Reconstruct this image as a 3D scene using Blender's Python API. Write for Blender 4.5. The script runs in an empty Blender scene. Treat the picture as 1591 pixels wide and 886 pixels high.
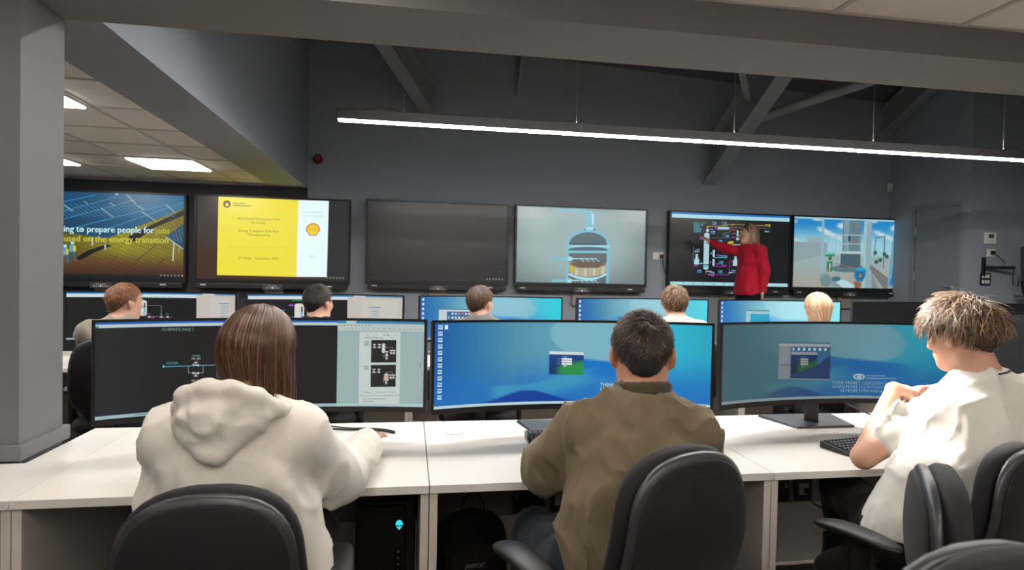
import bpy, bmesh, math, random
import numpy as np
from mathutils import Vector, Matrix

random.seed(7); np.random.seed(7)
SC = bpy.context.scene
COL = SC.collection

# ------------------------------------------------------------------ camera, world, exposure
CAM_H = 1.42
YAW, PITCH, ROLL, FPX = math.radians(9.50), math.radians(-1.12), math.radians(1.16), 953.0
def cam_axes():
    c, s = math.cos, math.sin
    f = Vector((s(YAW)*c(PITCH), c(YAW)*c(PITCH), s(PITCH)))
    r = Vector((c(YAW), -s(YAW), 0)); u = r.cross(f)
    return c(ROLL)*r + s(ROLL)*u, -s(ROLL)*r + c(ROLL)*u, f
_r, _u, _f = cam_axes()
cd = bpy.data.cameras.new('camera')
cd.sensor_fit = 'HORIZONTAL'; cd.sensor_width = 36.0; cd.lens = FPX/1591*36.0
cd.clip_start = 0.02; cd.clip_end = 60
cd.dof.use_dof = True; cd.dof.focus_distance = 2.5; cd.dof.aperture_fstop = 4.0
cam = bpy.data.objects.new('camera', cd); COL.objects.link(cam)
M = Matrix((( _r.x, _u.x, -_f.x, 0), (_r.y, _u.y, -_f.y, 0), (_r.z, _u.z, -_f.z, CAM_H), (0, 0, 0, 1)))
cam.matrix_world = M
SC.camera = cam
SC.view_settings.view_transform = 'Standard'
SC.view_settings.look = 'None'
SC.view_settings.gamma = 1.0
SC.view_settings.use_curve_mapping = False
SC.view_settings.exposure = 0.0
wd = bpy.data.worlds.new('world'); SC.world = wd; wd.use_nodes = True
wd.node_tree.nodes['Background'].inputs[0].default_value = (0.5, 0.52, 0.55, 1)
wd.node_tree.nodes['Background'].inputs[1].default_value = 0.05
PANEL_POWER = 11.5       # emission of the ceiling panels over the front row
LEFT_PANEL_POWER = 22.0
PENDANT_POWER = 105.0
SPOT_POWER = 800.0
FILL_UP_POWER = 72.0

# ------------------------------------------------------------------ helpers
def lin(c):
    if isinstance(c, str):
        c = c.lstrip('#'); c = tuple(int(c[i:i+2], 16) for i in (0, 2, 4))
    o = []
    for v in c:
        v = v/255.0
        o.append(v/12.92 if v <= 0.04045 else ((v+0.055)/1.055)**2.4)
    return tuple(o)

MATS = {}
def mat(name, col, rough=0.5, metal=0.0, spec=0.5, var=0.0, vscale=20.0, bump=0.0, bscale=200.0,
        emit=None, estr=0.0, attr=None, sheen=0.0, trans=0.0, stretch=None, sss=0.0):
    if name in MATS: return MATS[name]
    m = bpy.data.materials.new(name); m.use_nodes = True
    nt = m.node_tree; b = nt.nodes['Principled BSDF']
    c = lin(col) if (isinstance(col, str) or max(col) > 1.001) else col
    b.inputs['Base Color'].default_value = (*c, 1)
    b.inputs['Roughness'].default_value = rough
    b.inputs['Metallic'].default_value = metal
    b.inputs['Specular IOR Level'].default_value = spec
    if sheen: b.inputs['Sheen Weight'].default_value = sheen; b.inputs['Sheen Roughness'].default_value = 0.4
    if sss:
        b.inputs['Subsurface Weight'].default_value = sss
        b.inputs['Subsurface Radius'].default_value = (0.012, 0.005, 0.003)
        b.inputs['Subsurface Scale'].default_value = 0.5
    tc = nt.nodes.new('ShaderNodeTexCoord')
    src = tc.outputs['Object']
    if stretch:
        mp = nt.nodes.new('ShaderNodeMapping'); mp.inputs['Scale'].default_value = stretch
        nt.links.new(src, mp.inputs['Vector']); src = mp.outputs['Vector']
    colsock = None
    if attr:
        at = nt.nodes.new('ShaderNodeAttribute'); at.attribute_name = attr
        colsock = at.outputs['Color']
    if var:
        n = nt.nodes.new('ShaderNodeTexNoise'); n.inputs['Scale'].default_value = vscale; n.inputs['Detail'].default_value = 4
        nt.links.new(src, n.inputs['Vector'])
        mr = nt.nodes.new('ShaderNodeMapRange')
        mr.inputs['From Min'].default_value = 0.25; mr.inputs['From Max'].default_value = 0.75
        mr.inputs['To Min'].default_value = 1-var; mr.inputs['To Max'].default_value = 1+var
        nt.links.new(n.outputs['Fac'], mr.inputs['Value'])
        mx = nt.nodes.new('ShaderNodeVectorMath'); mx.operation = 'SCALE'
        if colsock: nt.links.new(colsock, mx.inputs[0])
        else: mx.inputs[0].default_value = c
        nt.links.new(mr.outputs['Result'], mx.inputs['Scale'])
        colsock = mx.outputs['Vector']
    if colsock: nt.links.new(colsock, b.inputs['Base Color'])
    if bump:
        n2 = nt.nodes.new('ShaderNodeTexNoise'); n2.inputs['Scale'].default_value = bscale; n2.inputs['Detail'].default_value = 3
        nt.links.new(src, n2.inputs['Vector'])
        bp = nt.nodes.new('ShaderNodeBump'); bp.inputs['Strength'].default_value = bump; bp.inputs['Distance'].default_value = 0.002
        nt.links.new(n2.outputs['Fac'], bp.inputs['Height']); nt.links.new(bp.outputs['Normal'], b.inputs['Normal'])
    if emit is not None:
        b.inputs['Emission Color'].default_value = (*(lin(emit) if (isinstance(emit, str) or max(emit) > 1.001) else emit), 1)
        b.inputs['Emission Strength'].default_value = estr
    MATS[name] = m
    return m

def screen_mat(name='screen_display', strength=1.0, rough=0.42, spec=0.25):
    if name in MATS: return MATS[name]
    m = mat(name, (0.006, 0.006, 0.007), rough, spec=spec)
    nt = m.node_tree; b = nt.nodes['Principled BSDF']
    at = nt.nodes.new('ShaderNodeAttribute'); at.attribute_name = 'Col'
    nt.links.new(at.outputs['Color'], b.inputs['Emission Color'])
    b.inputs['Emission Strength'].default_value = strength
    return m

class MB:
    """collects polygons in local coordinates"""
    def __init__(s): s.v = []; s.f = []
    def add(s, vs, fs):
        o = len(s.v); s.v += [tuple(p) for p in vs]; s.f += [tuple(i+o for i in f) for f in fs]; return s
    def box(s, x0, x1, y0, y1, z0, z1):
        vs = [(x, y, z) for z in (z0, z1) for y in (y0, y1) for x in (x0, x1)]
        return s.add(vs, [(0,2,3,1), (4,5,7,6), (0,1,5,4), (2,6,7,3), (0,4,6,2), (1,3,7,5)])
    def hexa(s, lo, hi):
        """lo, hi: four points each, same winding (ccw from above)"""
        return s.add(list(lo)+list(hi), [(3,2,1,0), (4,5,6,7), (0,1,5,4), (1,2,6,5), (2,3,7,6), (3,0,4,7)])
    def prism(s, pts, z0, z1):
        n = len(pts)
        vs = [(x, y, z0) for x, y in pts] + [(x, y, z1) for x, y in pts]
        return s.add(vs, [tuple(range(n-1, -1, -1)), tuple(range(n, 2*n))] + [(i, (i+1) % n, n+(i+1) % n, n+i) for i in range(n)])
    def rings(s, rings, cap=True):
        n = len(rings[0]); vs = [p for r in rings for p in r]; fs = []
        for k in range(len(rings)-1):
            for i in range(n):
                j = (i+1) % n
                fs.append((k*n+i, k*n+j, (k+1)*n+j, (k+1)*n+i))
        if cap: fs += [tuple(range(n-1, -1, -1)), tuple((len(rings)-1)*n+i for i in range(n))]
        return s.add(vs, fs)
    def tube(s, pts, rad, n=8, flat=None):
        pts = [Vector(p) for p in pts]
        if not hasattr(rad, '__len__'): rad = [rad]*len(pts)
        rings = []; up = None
        for i, p in enumerate(pts):
            d = (pts[min(i+1, len(pts)-1)] - pts[max(i-1, 0)]).normalized()
            if up is None:
                up = Vector((0, 0, 1)) if abs(d.z) < 0.9 else Vector((1, 0, 0))
            a = d.cross(up).normalized(); bb = a.cross(d).normalized(); up = bb
            rings.append([p + (a*math.cos(t)+bb*math.sin(t)*(flat or 1))*rad[i] for t in [2*math.pi*k/n for k in range(n)]])
        return s.rings(rings)
    def disk(s, c, r, h, n=20, axis='z'):
        ring = []
        for k in range(n):
            t = 2*math.pi*k/n; ring.append((math.cos(t)*r, math.sin(t)*r))
        def P(x, y, z):
            if axis == 'z': return (c[0]+x, c[1]+y, c[2]+z)
            if axis == 'y': return (c[0]+x, c[1]+z, c[2]+y)
            return (c[0]+z, c[1]+x, c[2]+y)
        a = [P(x, y, 0) for x, y in ring]; b = [P(x, y, h) for x, y in ring]
        if axis == 'y': a, b = b, a
        return s.rings([a, b])
    def build(s, name, m=None, parent=None, smooth=False, bevel=0, seg=2, auto=None):
        me = bpy.data.meshes.new(name); me.from_pydata(s.v, [], s.f); me.update()
        return link_mesh(name, me, m, parent, smooth, bevel, seg)

def link_mesh(name, me, m=None, parent=None, smooth=False, bevel=0, seg=2):
    if m: me.materials.append(m)
    bm = bmesh.new(); bm.from_mesh(me); bmesh.ops.recalc_face_normals(bm, faces=bm.faces)
    if bevel:
        es = [e for e in bm.edges if len(e.link_faces) == 2 and e.calc_face_angle(0) > 0.5]
        bmesh.ops.bevel(bm, geom=es, offset=bevel, segments=seg, affect='EDGES', profile=0.6, clamp_overlap=True)
    bm.to_mesh(me); bm.free()
    if smooth:
        me.polygons.foreach_set('use_smooth', [True]*len(me.polygons))
        if smooth == 'sharp':
            me.set_sharp_from_angle(angle=math.radians(35))
    o = bpy.data.objects.new(name, me); COL.objects.link(o)
    if parent: o.parent = parent
    return o

def tag(o, label=None, cat=None, group=None, kind=None):
    if label: o['label'] = label
    if cat: o['category'] = cat
    if group: o['group'] = group
    if kind: o['kind'] = kind
    return o

def thing(name, label, cat, loc=(0, 0, 0), rz=0.0, group=None):
    o = bpy.data.objects.new(name, None); COL.objects.link(o)
    o.empty_display_size = 0.05
    o.location = loc; o.rotation_euler = (0, 0, rz)
    return tag(o, label, cat, group)

def copy_tree(o, parent=None):
    c = o.copy(); COL.objects.link(c); c.parent = parent
    for ch in [x for x in COL.objects if x.parent == o and not x.name.startswith('display')]: copy_tree(ch, c)
    return c

def place(root, loc, rz, label):
    root.location = loc; root.rotation_euler = (0, 0, rz); root['label'] = label
    return root

def superloft(stations, n=32):
    """stations: (cx, cy, cz, half_width_x, half_depth_y, exponent, curvature)"""
    rings = []
    for cx, cy, cz, a, b, p, cv in stations:
        r = []
        for k in range(n):
            t = 2*math.pi*k/n; c, s = math.cos(t), math.sin(t)
            x = a*math.copysign(abs(c)**(2/p), c); y = b*math.copysign(abs(s)**(2/p), s)
            r.append((cx+x, cy+y+cv*x*x, cz))
        rings.append(r)
    return rings

# ------------------------------------------------------------------ screens: flat print on a panel, drawn as coloured polygons
_text_cache = {}
def text_geo(s, shear=0.0):
    key = (s, shear)
    if key in _text_cache: return _text_cache[key]
    cu = bpy.data.curves.new('t', 'FONT'); cu.body = s; cu.size = 1.0; cu.resolution_u = 2; cu.shear = shear
    ob = bpy.data.objects.new('t', cu); COL.objects.link(ob)
    dg = bpy.context.evaluated_depsgraph_get(); ev = ob.evaluated_get(dg)
    me = ev.to_mesh()
    vs = [(v.co.x, v.co.y) for v in me.vertices]; fs = [tuple(p.vertices) for p in me.polygons]
    ev.to_mesh_clear(); bpy.data.objects.remove(ob); bpy.data.curves.remove(cu)
    w = max([v[0] for v in vs], default=0)
    _text_cache[key] = (vs, fs, w)
    return _text_cache[key]

class Canvas:
    """draws in photograph-like picture units; corners give the picture's extent: x0, x1 and top / bottom as (left, mid, right)"""
    def __init__(s, x0, x1, top, bot):
        s.x0, s.x1, s.top, s.bot = x0, x1, top, bot
        s.v = []; s.c = []; s.f = []; s.layer = 0
    def _q(s, a, t): # quadratic through 3
        return a[0]*(2*t*t-3*t+1) + a[1]*(4*t-4*t*t) + a[2]*(2*t*t-t)
    def uv(s, x, y):
        u = (x-s.x0)/(s.x1-s.x0); T = s._q(s.top, u); B = s._q(s.bot, u)
        return u, (y-T)/(B-T)
    def inv(s, u, v):
        T = s._q(s.top, u); B = s._q(s.bot, u)
        return s.x0+u*(s.x1-s.x0), T+v*(B-T)
    def _add(s, uvs, cols, faces, clip=True):
        o = len(s.v)
        for k, (u, v) in enumerate(uvs):
            if clip: u = min(1, max(0, u)); v = min(1, max(0, v))
            s.v.append((u, v, s.layer)); s.c.append(cols[k] if isinstance(cols, list) else cols)
        s.f += [tuple(i+o for i in f) for f in faces]
    def up(s): s.layer += 1
    def grid(s, fn, nx, ny, lin_in=False):
        uvs = []; cols = []
        for j in range(ny+1):
            for i in range(nx+1):
                u, v = i/nx, j/ny; uvs.append((u, v)); cols.append(lin(fn(u, v)))
        n1 = nx+1
        s._add(uvs, cols, [(j*n1+i, j*n1+i+1, (j+1)*n1+i+1, (j+1)*n1+i) for j in range(ny) for i in range(nx)]); s.up()
    def poly(s, pts, col, col2=None):
        uvs = [s.uv(*p) for p in pts]
        s._add(uvs, lin(col), [tuple(range(len(pts)))]); s.up()
    def polyc(s, pts, cols):
        s._add([s.uv(*p) for p in pts], [lin(c) for c in cols], [tuple(range(len(pts)))]); s.up()
    def urect(s, u0, v0, u1, v1, col):
        n = max(1, int(abs(u1-u0)/0.04)); uvs = []
        for i in range(n+1):
            u = u0+(u1-u0)*i/n; uvs += [(u, v0), (u, v1)]
        s._add(uvs, lin(col), [(2*i, 2*i+2, 2*i+3, 2*i+1) for i in range(n)]); s.up()
    def rect(s, x0, y0, x1, y1, col):
        a = s.uv(x0, y0); b = s.uv(x1, y1); c = s.uv(x1, y0); d = s.uv(x0, y1)
        n = max(1, int(abs(x1-x0)/12)); uvs = []
        for i in range(n+1):
            x = x0+(x1-x0)*i/n; uvs += [s.uv(x, y0), s.uv(x, y1)]
        s._add(uvs, lin(col), [(2*i, 2*i+2, 2*i+3, 2*i+1) for i in range(n)]); s.up()
    def ell(s, x, y, rx, ry, col, n=24, a0=0, a1=2*math.pi):
        s.poly([(x+rx*math.cos(a0+(a1-a0)*k/n), y+ry*math.sin(a0+(a1-a0)*k/n)) for k in range(n if a1-a0 > 6.2 else n+1)], col)
    def line(s, pts, w, col):
        for (xa, ya), (xb, yb) in zip(pts, pts[1:]):
            L = math.hypot(xb-xa, yb-ya) or 1; nx, ny = -(yb-ya)/L*w/2, (xb-xa)/L*w/2
            m = max(1, int(L/25)); uvs = []
            for i in range(m+1):
                x = xa+(xb-xa)*i/m; y = ya+(yb-ya)*i/m
                uvs += [s.uv(x+nx, y+ny), s.uv(x-nx, y-ny)]
            s._add(uvs, lin(col), [(2*i, 2*i+2, 2*i+3, 2*i+1) for i in range(m)])
        s.up()
    def band(s, xs, tops, bots, col):
        uvs = []
        for x, a, b in zip(xs, tops, bots): uvs += [s.uv(x, a), s.uv(x, b)]
        s._add(uvs, lin(col), [(2*i, 2*i+2, 2*i+3, 2*i+1) for i in range(len(xs)-1)]); s.up()
    def text(s, t, x, y, size, col, align='l', width=None, slope=0.0):
        """baseline at (x, y); size = font size in picture units"""
        vs, fs, w = text_geo(t)
        sx = size if width is None else width/max(w, 1e-6)
        off = {'l': 0, 'c': -w*sx/2, 'r': -w*sx}[align]
        s._add([s.uv(x+off+vx*sx, y+slope*(vx*sx+off)-vy*size) for vx, vy in vs], lin(col), fs); s.up()
    def build(s, name, mapfn, m, parent):
        me = bpy.data.meshes.new(name)
        step = min(0.00025, 0.006/max(1, s.layer))
        me.from_pydata([mapfn(u, v, 0.0002+l*step) for u, v, l in s.v], [], s.f); me.update()
        ca = me.color_attributes.new('Col', 'FLOAT_COLOR', 'POINT')
        ca.data.foreach_set('color', [x for c in s.c for x in (*c, 1.0)])
        me.materials.append(m)
        o = bpy.data.objects.new(name, me); COL.objects.link(o); o.parent = parent
        return o

def mix3(a, b, t):
    t = min(1, max(0, t)); return tuple(a[i]*(1-t)+b[i]*t for i in range(3))
def hx(s): s = s.lstrip('#'); return tuple(int(s[i:i+2], 16) for i in (0, 2, 4))
def ramp(stops, t):
    if t <= stops[0][0]: return stops[0][1]
    for (a, ca), (b, cb) in zip(stops, stops[1:]):
        if t <= b: return mix3(ca, cb, (t-a)/(b-a))
    return stops[-1][1]
def sstep(a, b, x):
    t = min(1, max(0, (x-a)/(b-a))); return t*t*(3-2*t)

# ------------------------------------------------------------------ materials of the setting
WALL = mat('grey_wall_paint', '#8d9299', 0.62, spec=0.35, var=0.03, vscale=3, bump=0.06, bscale=420)
COLUMN = mat('grey_column_paint', '#727274', 0.6, spec=0.35, var=0.03, vscale=3, bump=0.05, bscale=420)
BEAM = mat('grey_beam_paint', '#7d7975', 0.55, spec=0.4, var=0.03, vscale=2, bump=0.04, bscale=300)
DARKWALL = mat('charcoal_wall_tone', '#2e2f31', 0.6, spec=0.3, var=0.04, vscale=3)
STEEL = mat('painted_steel', '#868a8e', 0.5, spec=0.4, var=0.04, vscale=4)
ROOF = mat('dark_roof_deck', '#5c5f63', 0.7, spec=0.2, var=0.05, vscale=3)
TILE = mat('ceiling_tile_white', '#e6dfd6', 0.85, spec=0.2, var=0.03, vscale=60, bump=0.25, bscale=900)
TBAR = mat('ceiling_grid_white', '#c3bcb3', 0.5, spec=0.4, var=0.02)
DOORM = mat('grey_door_paint', '#7b7f83', 0.5, spec=0.4, var=0.03, vscale=4)
WHITEP = mat('white_plastic', '#d6d5d0', 0.4, var=0.02)
BLACKP = mat('black_plastic', '#1b1b1c', 0.38, spec=0.5, var=0.06, vscale=30, bump=0.05, bscale=700)
BLACKG = mat('black_gloss_plastic', '#0e0e0f', 0.2, spec=0.5, var=0.03)
DGREY = mat('dark_grey_plastic', '#3a3b3d', 0.42, spec=0.5, var=0.04, vscale=40)
CHROME = mat('brushed_metal', '#b5b5b3', 0.3, metal=1.0, var=0.05, vscale=60)
LAMP = mat('lamp_diffuser', '#ffffff', 0.5, emit=(1.0, 0.93, 0.85), estr=PANEL_POWER, var=0.01)
LAMP2 = mat('lamp_diffuser_far', '#ffffff', 0.5, emit=(1.0, 0.965, 0.92), estr=LEFT_PANEL_POWER, var=0.01)
PENDANT = mat('pendant_diffuser', '#ffffff', 0.5, emit=(1.0, 0.97, 0.93), estr=PENDANT_POWER, var=0.01)

def carpet_mat():
    m = mat('carpet', '#3a3733', 0.95, spec=0.1)
    nt = m.node_tree; b = nt.nodes['Principled BSDF']
    tc = nt.nodes.new('ShaderNodeTexCoord')
    def noise(scale, sx, sy, det=3):
        mp = nt.nodes.new('ShaderNodeMapping'); mp.inputs['Scale'].default_value = (sx, sy, 1)
        n = nt.nodes.new('ShaderNodeTexNoise'); n.inputs['Scale'].default_value = scale; n.inputs['Detail'].default_value = det
        nt.links.new(tc.outputs['Object'], mp.inputs['Vector']); nt.links.new(mp.outputs['Vector'], n.inputs['Vector'])
        return n.outputs['Fac']
    def cr(fac, stops):
        r = nt.nodes.new('ShaderNodeValToRGB'); el = r.color_ramp.elements
        el[0].position, el[0].color = stops[0][0], (*lin(stops[0][1]), 1)
        el[1].position, el[1].color = stops[1][0], (*lin(stops[1][1]), 1)
        nt.links.new(fac, r.inputs['Fac']); return r.outputs['Color']
    base = cr(noise(40, 1, 9, 5), [(0.35, '#24231f'), (0.65, '#5a5650')])
    line = cr(noise(9, 0.6, 12, 2), [(0.60, '#000000'), (0.66, '#ffffff')])
    mx = nt.nodes.new('ShaderNodeMix'); mx.data_type = 'RGBA'
    nt.links.new(line, mx.inputs['Factor']); nt.links.new(base, mx.inputs['A']); mx.inputs['B'].default_value = (*lin('#9a5f38'), 1)
    nt.links.new(mx.outputs['Result'], b.inputs['Base Color'])
    bp = nt.nodes.new('ShaderNodeBump'); bp.inputs['Strength'].default_value = 0.5; bp.inputs['Distance'].default_value = 0.003
    nt.links.new(noise(600, 1, 1), bp.inputs['Height']); nt.links.new(bp.outputs['Normal'], b.inputs['Normal'])
    return m
CARPET = carpet_mat()

def struct(name, mb, m, label, bevel=0, parent=None):
    o = mb.build(name, m, parent, bevel=bevel)
    if parent is None: tag(o, label, kind='structure')
    return o

# ------------------------------------------------------------------ room shell
XL, XR, YN, YF = -5.0, 7.7, -3.0, 7.55
SOF = 2.367
struct('floor', MB().box(XL, XR, YN, YF, -0.1, 0), CARPET, 'dark grey carpet with thin orange streaks under the desks')
struct('stage_floor', MB().box(XL, 6.544, 6.25, YF, 0, 0.38), CARPET, 'raised carpeted floor below the row of wall screens', bevel=0.01)
struct('wall_back', MB().box(XL, 6.644, YF, YF+0.1, 0, 6.0), WALL, 'dark grey wall carrying the row of large screens')
struct('wall_right', MB().box(6.544, 6.644, 6.29, YF, 0, 6.0), WALL, 'short dark grey side wall holding the plain grey door')
struct('wall_recess', MB().box(6.644, XR, 6.29, 6.39, 0, 6.0), WALL, 'dark grey wall carrying thermostat and switches')
struct('wall_far_right', MB().box(XR, XR+0.1, YN, 6.29, 0, 7.5), WALL, 'grey wall closing the room on the far right')
struct('wall_left', MB().box(XL-0.1, XL, YN, YF, 0, 3.0), WALL, 'grey wall closing the room on the left')
struct('wall_rear', MB().box(XL, XR, YN-0.1, YN, 0, 3.0), WALL, 'grey wall behind the camera')
# thin darker sheet over the wall behind the two left screens
struct('dark_wall_sheet', MB().box(XL, -1.2, YF-0.02, YF, 0.38, 2.367), DARKWALL, 'darker area of wall behind the two leftmost large screens')
# beam across the room, left bulkhead
struct('ceiling_beam', MB().box(XL, XR, 2.26, 2.65, SOF, 8.0), BEAM, 'wide boxed grey beam crossing the top of the room')
struct('bulkhead', MB().box(-1.6, -1.2, 2.65, YF, SOF, 8.0), WALL, 'boxed grey bulkhead running back above the left screens')
# roof over the tall part
rf = MB().hexa([(-1.25, 2.6, 6.9), (XR, 2.6, 6.45), (XR, YF+0.05, 3.78), (-1.25, YF+0.05, 4.23)],
               [(-1.25, 2.6, 7.0), (XR, 2.6, 6.55), (XR, YF+0.05, 3.88), (-1.25, YF+0.05, 4.33)])
struct('roof', rf, ROOF, 'dark sloping roof deck above the tall part of the room')

def ibeam(name, p0, p1, up, h, w, label, tf=0.014, tw=0.010):
    p0, p1 = Vector(p0), Vector(p1); d = (p1-p0).normalized()
    side = d.cross(Vector(up)).normalized(); n = side.cross(d).normalized()
    L = (p1-p0).length; mb = MB()
    def bx(a0, a1, b0, b1):
        lo = [p0+side*a0+n*b0, p0+side*a1+n*b0, p0+side*a1+n*b1, p0+side*a0+n*b1]
        mb.hexa(lo, [q+d*L for q in lo])
    bx(-w/2, w/2, h-tf, h); bx(-w/2, w/2, 0, tf); bx(-tw/2, tw/2, tf, h-tf)
    return struct(name, mb, STEEL, label)
ibeam('roof_rafter', (3.86, 7.56, 2.62), (3.93, 4.6, 4.42), (0, 0, 1), 0.42, 0.20, 'grey steel rafter sloping down to the wall above the teacher')
ibeam('roof_rafter', (0.235, 7.56, 3.27), (-0.62, 5.7, 3.95), (0, 0, 1), 0.30, 0.17, 'grey steel rafter meeting the wall above the blank screen')
ibeam('roof_rafter', (6.42, 7.5, 3.45), (6.5, 5.2, 4.7), (0, 0, 1), 0.30, 0.16, 'grey steel rafter in the far right corner of the roof')
struct('roof_brace', MB().tube([(4.02, 6.85, 3.31), (5.05, 5.6, 3.62), (5.45, 5.1, 3.74)], 0.055, 14), STEEL, 'round steel pipe brace rising right from the rafter')
struct('roof_brace', MB().hexa([(3.78, 6.55, 3.5), (3.84, 6.55, 3.46), (3.84, 6.61, 3.46), (3.78, 6.61, 3.5)], [(3.36, 6.0, 3.72), (3.42, 6.0, 3.68), (3.42, 6.06, 3.68), (3.36, 6.06, 3.72)]), STEEL, 'small square steel strut meeting the right rafter')
struct('roof_fin', MB().hexa([(1.27, 7.54, 3.62), (1.30, 7.54, 3.62), (1.30, 7.52, 3.62), (1.27, 7.52, 3.62)], [(1.27, 7.54, 4.3), (1.30, 7.54, 4.3), (1.30, 6.9, 4.5), (1.27, 6.9, 4.5)]), STEEL, 'thin steel bracket fin high on the wall above the blank screen')
# column
cm = MB().box(-1.80, -1.333, 2.378, 2.65, 0, SOF)
colo = struct('column', cm, COLUMN, 'square grey column rising through the left desk')
struct('skirting_plinth', MB().box(-1.82, -1.314, 2.358, 2.672, 0.732, 0.787), COLUMN, '', bevel=0.004, parent=colo)

# ------------------------------------------------------------------ tiled ceilings: each tile its own piece
def tiled_ceiling(name, x_edges, y_edges, z, label, lights):
    slab = MB().box(x_edges[0], x_edges[-1], y_edges[0], y_edges[-1], z+0.03, z+0.08)
    root = struct(name, slab, TBAR, label)
    g = MB()
    for x in x_edges: g.box(x-0.012, x+0.012, y_edges[0], y_edges[-1], z-0.002, z+0.03)
    for y in y_edges: g.box(x_edges[0], x_edges[-1], y-0.012, y+0.012, z-0.001, z+0.03)
    g.build('ceiling_grid', TBAR, root)
    cache = {}
    for i in range(len(x_edges)-1):
        for j in range(len(y_edges)-1):
            if (i, j) in lights: continue
            w = round(x_edges[i+1]-x_edges[i], 3); d = round(y_edges[j+1]-y_edges[j], 3)
            if (w, d) not in cache:
                o = MB().box(-w/2+0.010, w/2-0.010, -d/2+0.010, d/2-0.010, 0.005, 0.02).build('ceiling_tile', TILE, root)
                cache[(w, d)] = o
            else:
                o = cache[(w, d)].copy(); COL.objects.link(o); o.parent = root
            o.location = ((x_edges[i]+x_edges[i+1])/2, (y_edges[j]+y_edges[j+1])/2, z)
    return root

def panel_light(x, y, z, m, label, w=0.585, d=0.585, drop=0.0):
    t = thing('ceiling_light', label, 'ceiling light', (x, y, z), 0, 'recessed ceiling panels')
    fr = MB()
    e = 0.012
    fr.box(-w/2, w/2, -d/2, -d/2+e, 0, 0.025).box(-w/2, w/2, d/2-e, d/2, 0, 0.025).box(-w/2, -w/2+e, -d/2+e, d/2-e, 0, 0.025).box(w/2-e, w/2, -d/2+e, d/2-e, 0, 0.025)
    fr.build('frame', WHITEP, t)
    MB().box(-w/2+e, w/2-e, -d/2+e, d/2-e, 0.004-drop, 0.02).build('diffuser', m, t)
    return t

# low ceiling on the left
LXE = [-4.88, -4.30, -3.71, -3.12, -2.53, -1.94, -1.6]
LYE = [2.65, 2.97, 3.56, 4.155, 4.755, 5.35, 5.95, 6.55, 7.15, 7.55]
ll = {(4, 6): 'lit square ceiling panel over the yellow slide screen', (4, 2): 'lit square ceiling panel partly hidden behind the grey column', (2, 6): 'lit square ceiling panel in the far left corner', (2, 2): 'lit square ceiling panel left of the column'}
tiled_ceiling('ceiling', LXE, LYE, 2.385, 'low white tiled ceiling over the leftmost screens', ll)
for (i, j), lb in ll.items():
    panel_light((LXE[i]+LXE[i+1])/2, (LYE[j]+LYE[j+1])/2, 2.375, LAMP2, lb, LXE[i+1]-LXE[i]-0.02, LYE[j+1]-LYE[j]-0.02, 0.012)
# ceiling over the front row and the camera
NXE = [-4.93+0.6*k for k in range(22)]
NYE = [2.26-0.3-0.6*k for k in range(8, -1, -1)]+[2.26]
nl = {}
for n_, i in enumerate((4, 7, 10, 13, 16)):
    for k_, j in enumerate((1, 4, 7)):
        if j == 7 and i in (10, 13, 16): continue
        nl[(i, j)] = 'lit ceiling panel above the front row, %s row, %s from the left' % (('third', 'second', 'first')[k_], ('first', 'second', 'third', 'fourth', 'fifth')[n_])
tiled_ceiling('ceiling', NXE, NYE, 2.497, 'white tiled ceiling over the front row of desks', nl)
for (i, j), lb in nl.items():
    panel_light((NXE[i]+NXE[i+1])/2, (NYE[j]+NYE[j+1])/2, 2.487, LAMP, lb)

# ------------------------------------------------------------------ door in the short right wall
d = MB().box(6.534, 6.5435, 6.445, 7.075, 0.39, 2.345)
door = struct('door_1', d, DOORM, 'plain grey door in the short right wall', bevel=0.002)
fr = MB().box(6.52, 6.5435, 6.395, 6.438, 0.381, 2.395).box(6.52, 6.5435, 7.082, 7.125, 0.381, 2.395).box(6.52, 6.5435, 6.438, 7.082, 2.352, 2.395)
fr.build('door_frame', DOORM, door, bevel=0.003)
MB().tube([(6.534, 6.50, 1.345), (6.49, 6.50, 1.345), (6.485, 6.52, 1.345), (6.485, 6.62, 1.348)], 0.011, 10).disk((6.526, 6.50, 1.345), 0.026, 0.008, 18, 'x').build('door_handle', CHROME, door, smooth='sharp')
for z in (2.02, 1.43, 0.7):
    MB().box(6.526, 6.534, 7.062, 7.082, z, z+0.11).build('hinge', CHROME, door, bevel=0.002)

# ------------------------------------------------------------------ pendant lamp
def pendant(x0, x1, y, z, label):
    t = thing('pendant_light', label, 'lamp', (x0, y, z))
    L = x1-x0
    MB().box(0, L, -0.05, 0.05, 0.012, 0.082).build('housing', mat('pendant_black', '#121213', 0.5, var=0.03), t, bevel=0.003)
    MB().box(0.006, L-0.006, -0.034, 0.034, 0.006, 0.0125).build('diffuser', PENDANT, t, bevel=0.004)
    MB().box(1.76, 1.766, -0.0515, 0.0515, 0.0, 0.084).build('joint', DGREY, t)
    for xx in (0.46, 1.74, 3.02, 4.25, 5.50):
        top = 6.811-0.0503*(x0+xx+1.25)-(y-2.6)*0.5394
        MB().tube([(xx, 0, 0.09), (xx, 0, top-z)], 0.0022, 6).build('suspension_wire', CHROME, t)
        MB().tube([(xx, 0, 0.08), (xx, 0, 0.105)], 0.008, 8).build('wire_grip', CHROME, t)
    pts = [(0.17+0.03*k, 0.0, 0.086+0.03*math.sin(math.pi*min(1, k/9)) + 0.004) for k in range(10)]
    MB().tube(pts, 0.003, 6).build('power_lead', BLACKP, t, smooth=True)
pendant(-0.52, 5.75, 4.5, 2.466, 'long thin black pendant lamp with a glowing white strip')
pendant(-0.52, 5.75, 3.25, 2.74, 'added black pendant lamp out of sight above the boxed beam, brightening the void')  # extra lamp added out of view to brighten the tall void

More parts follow.
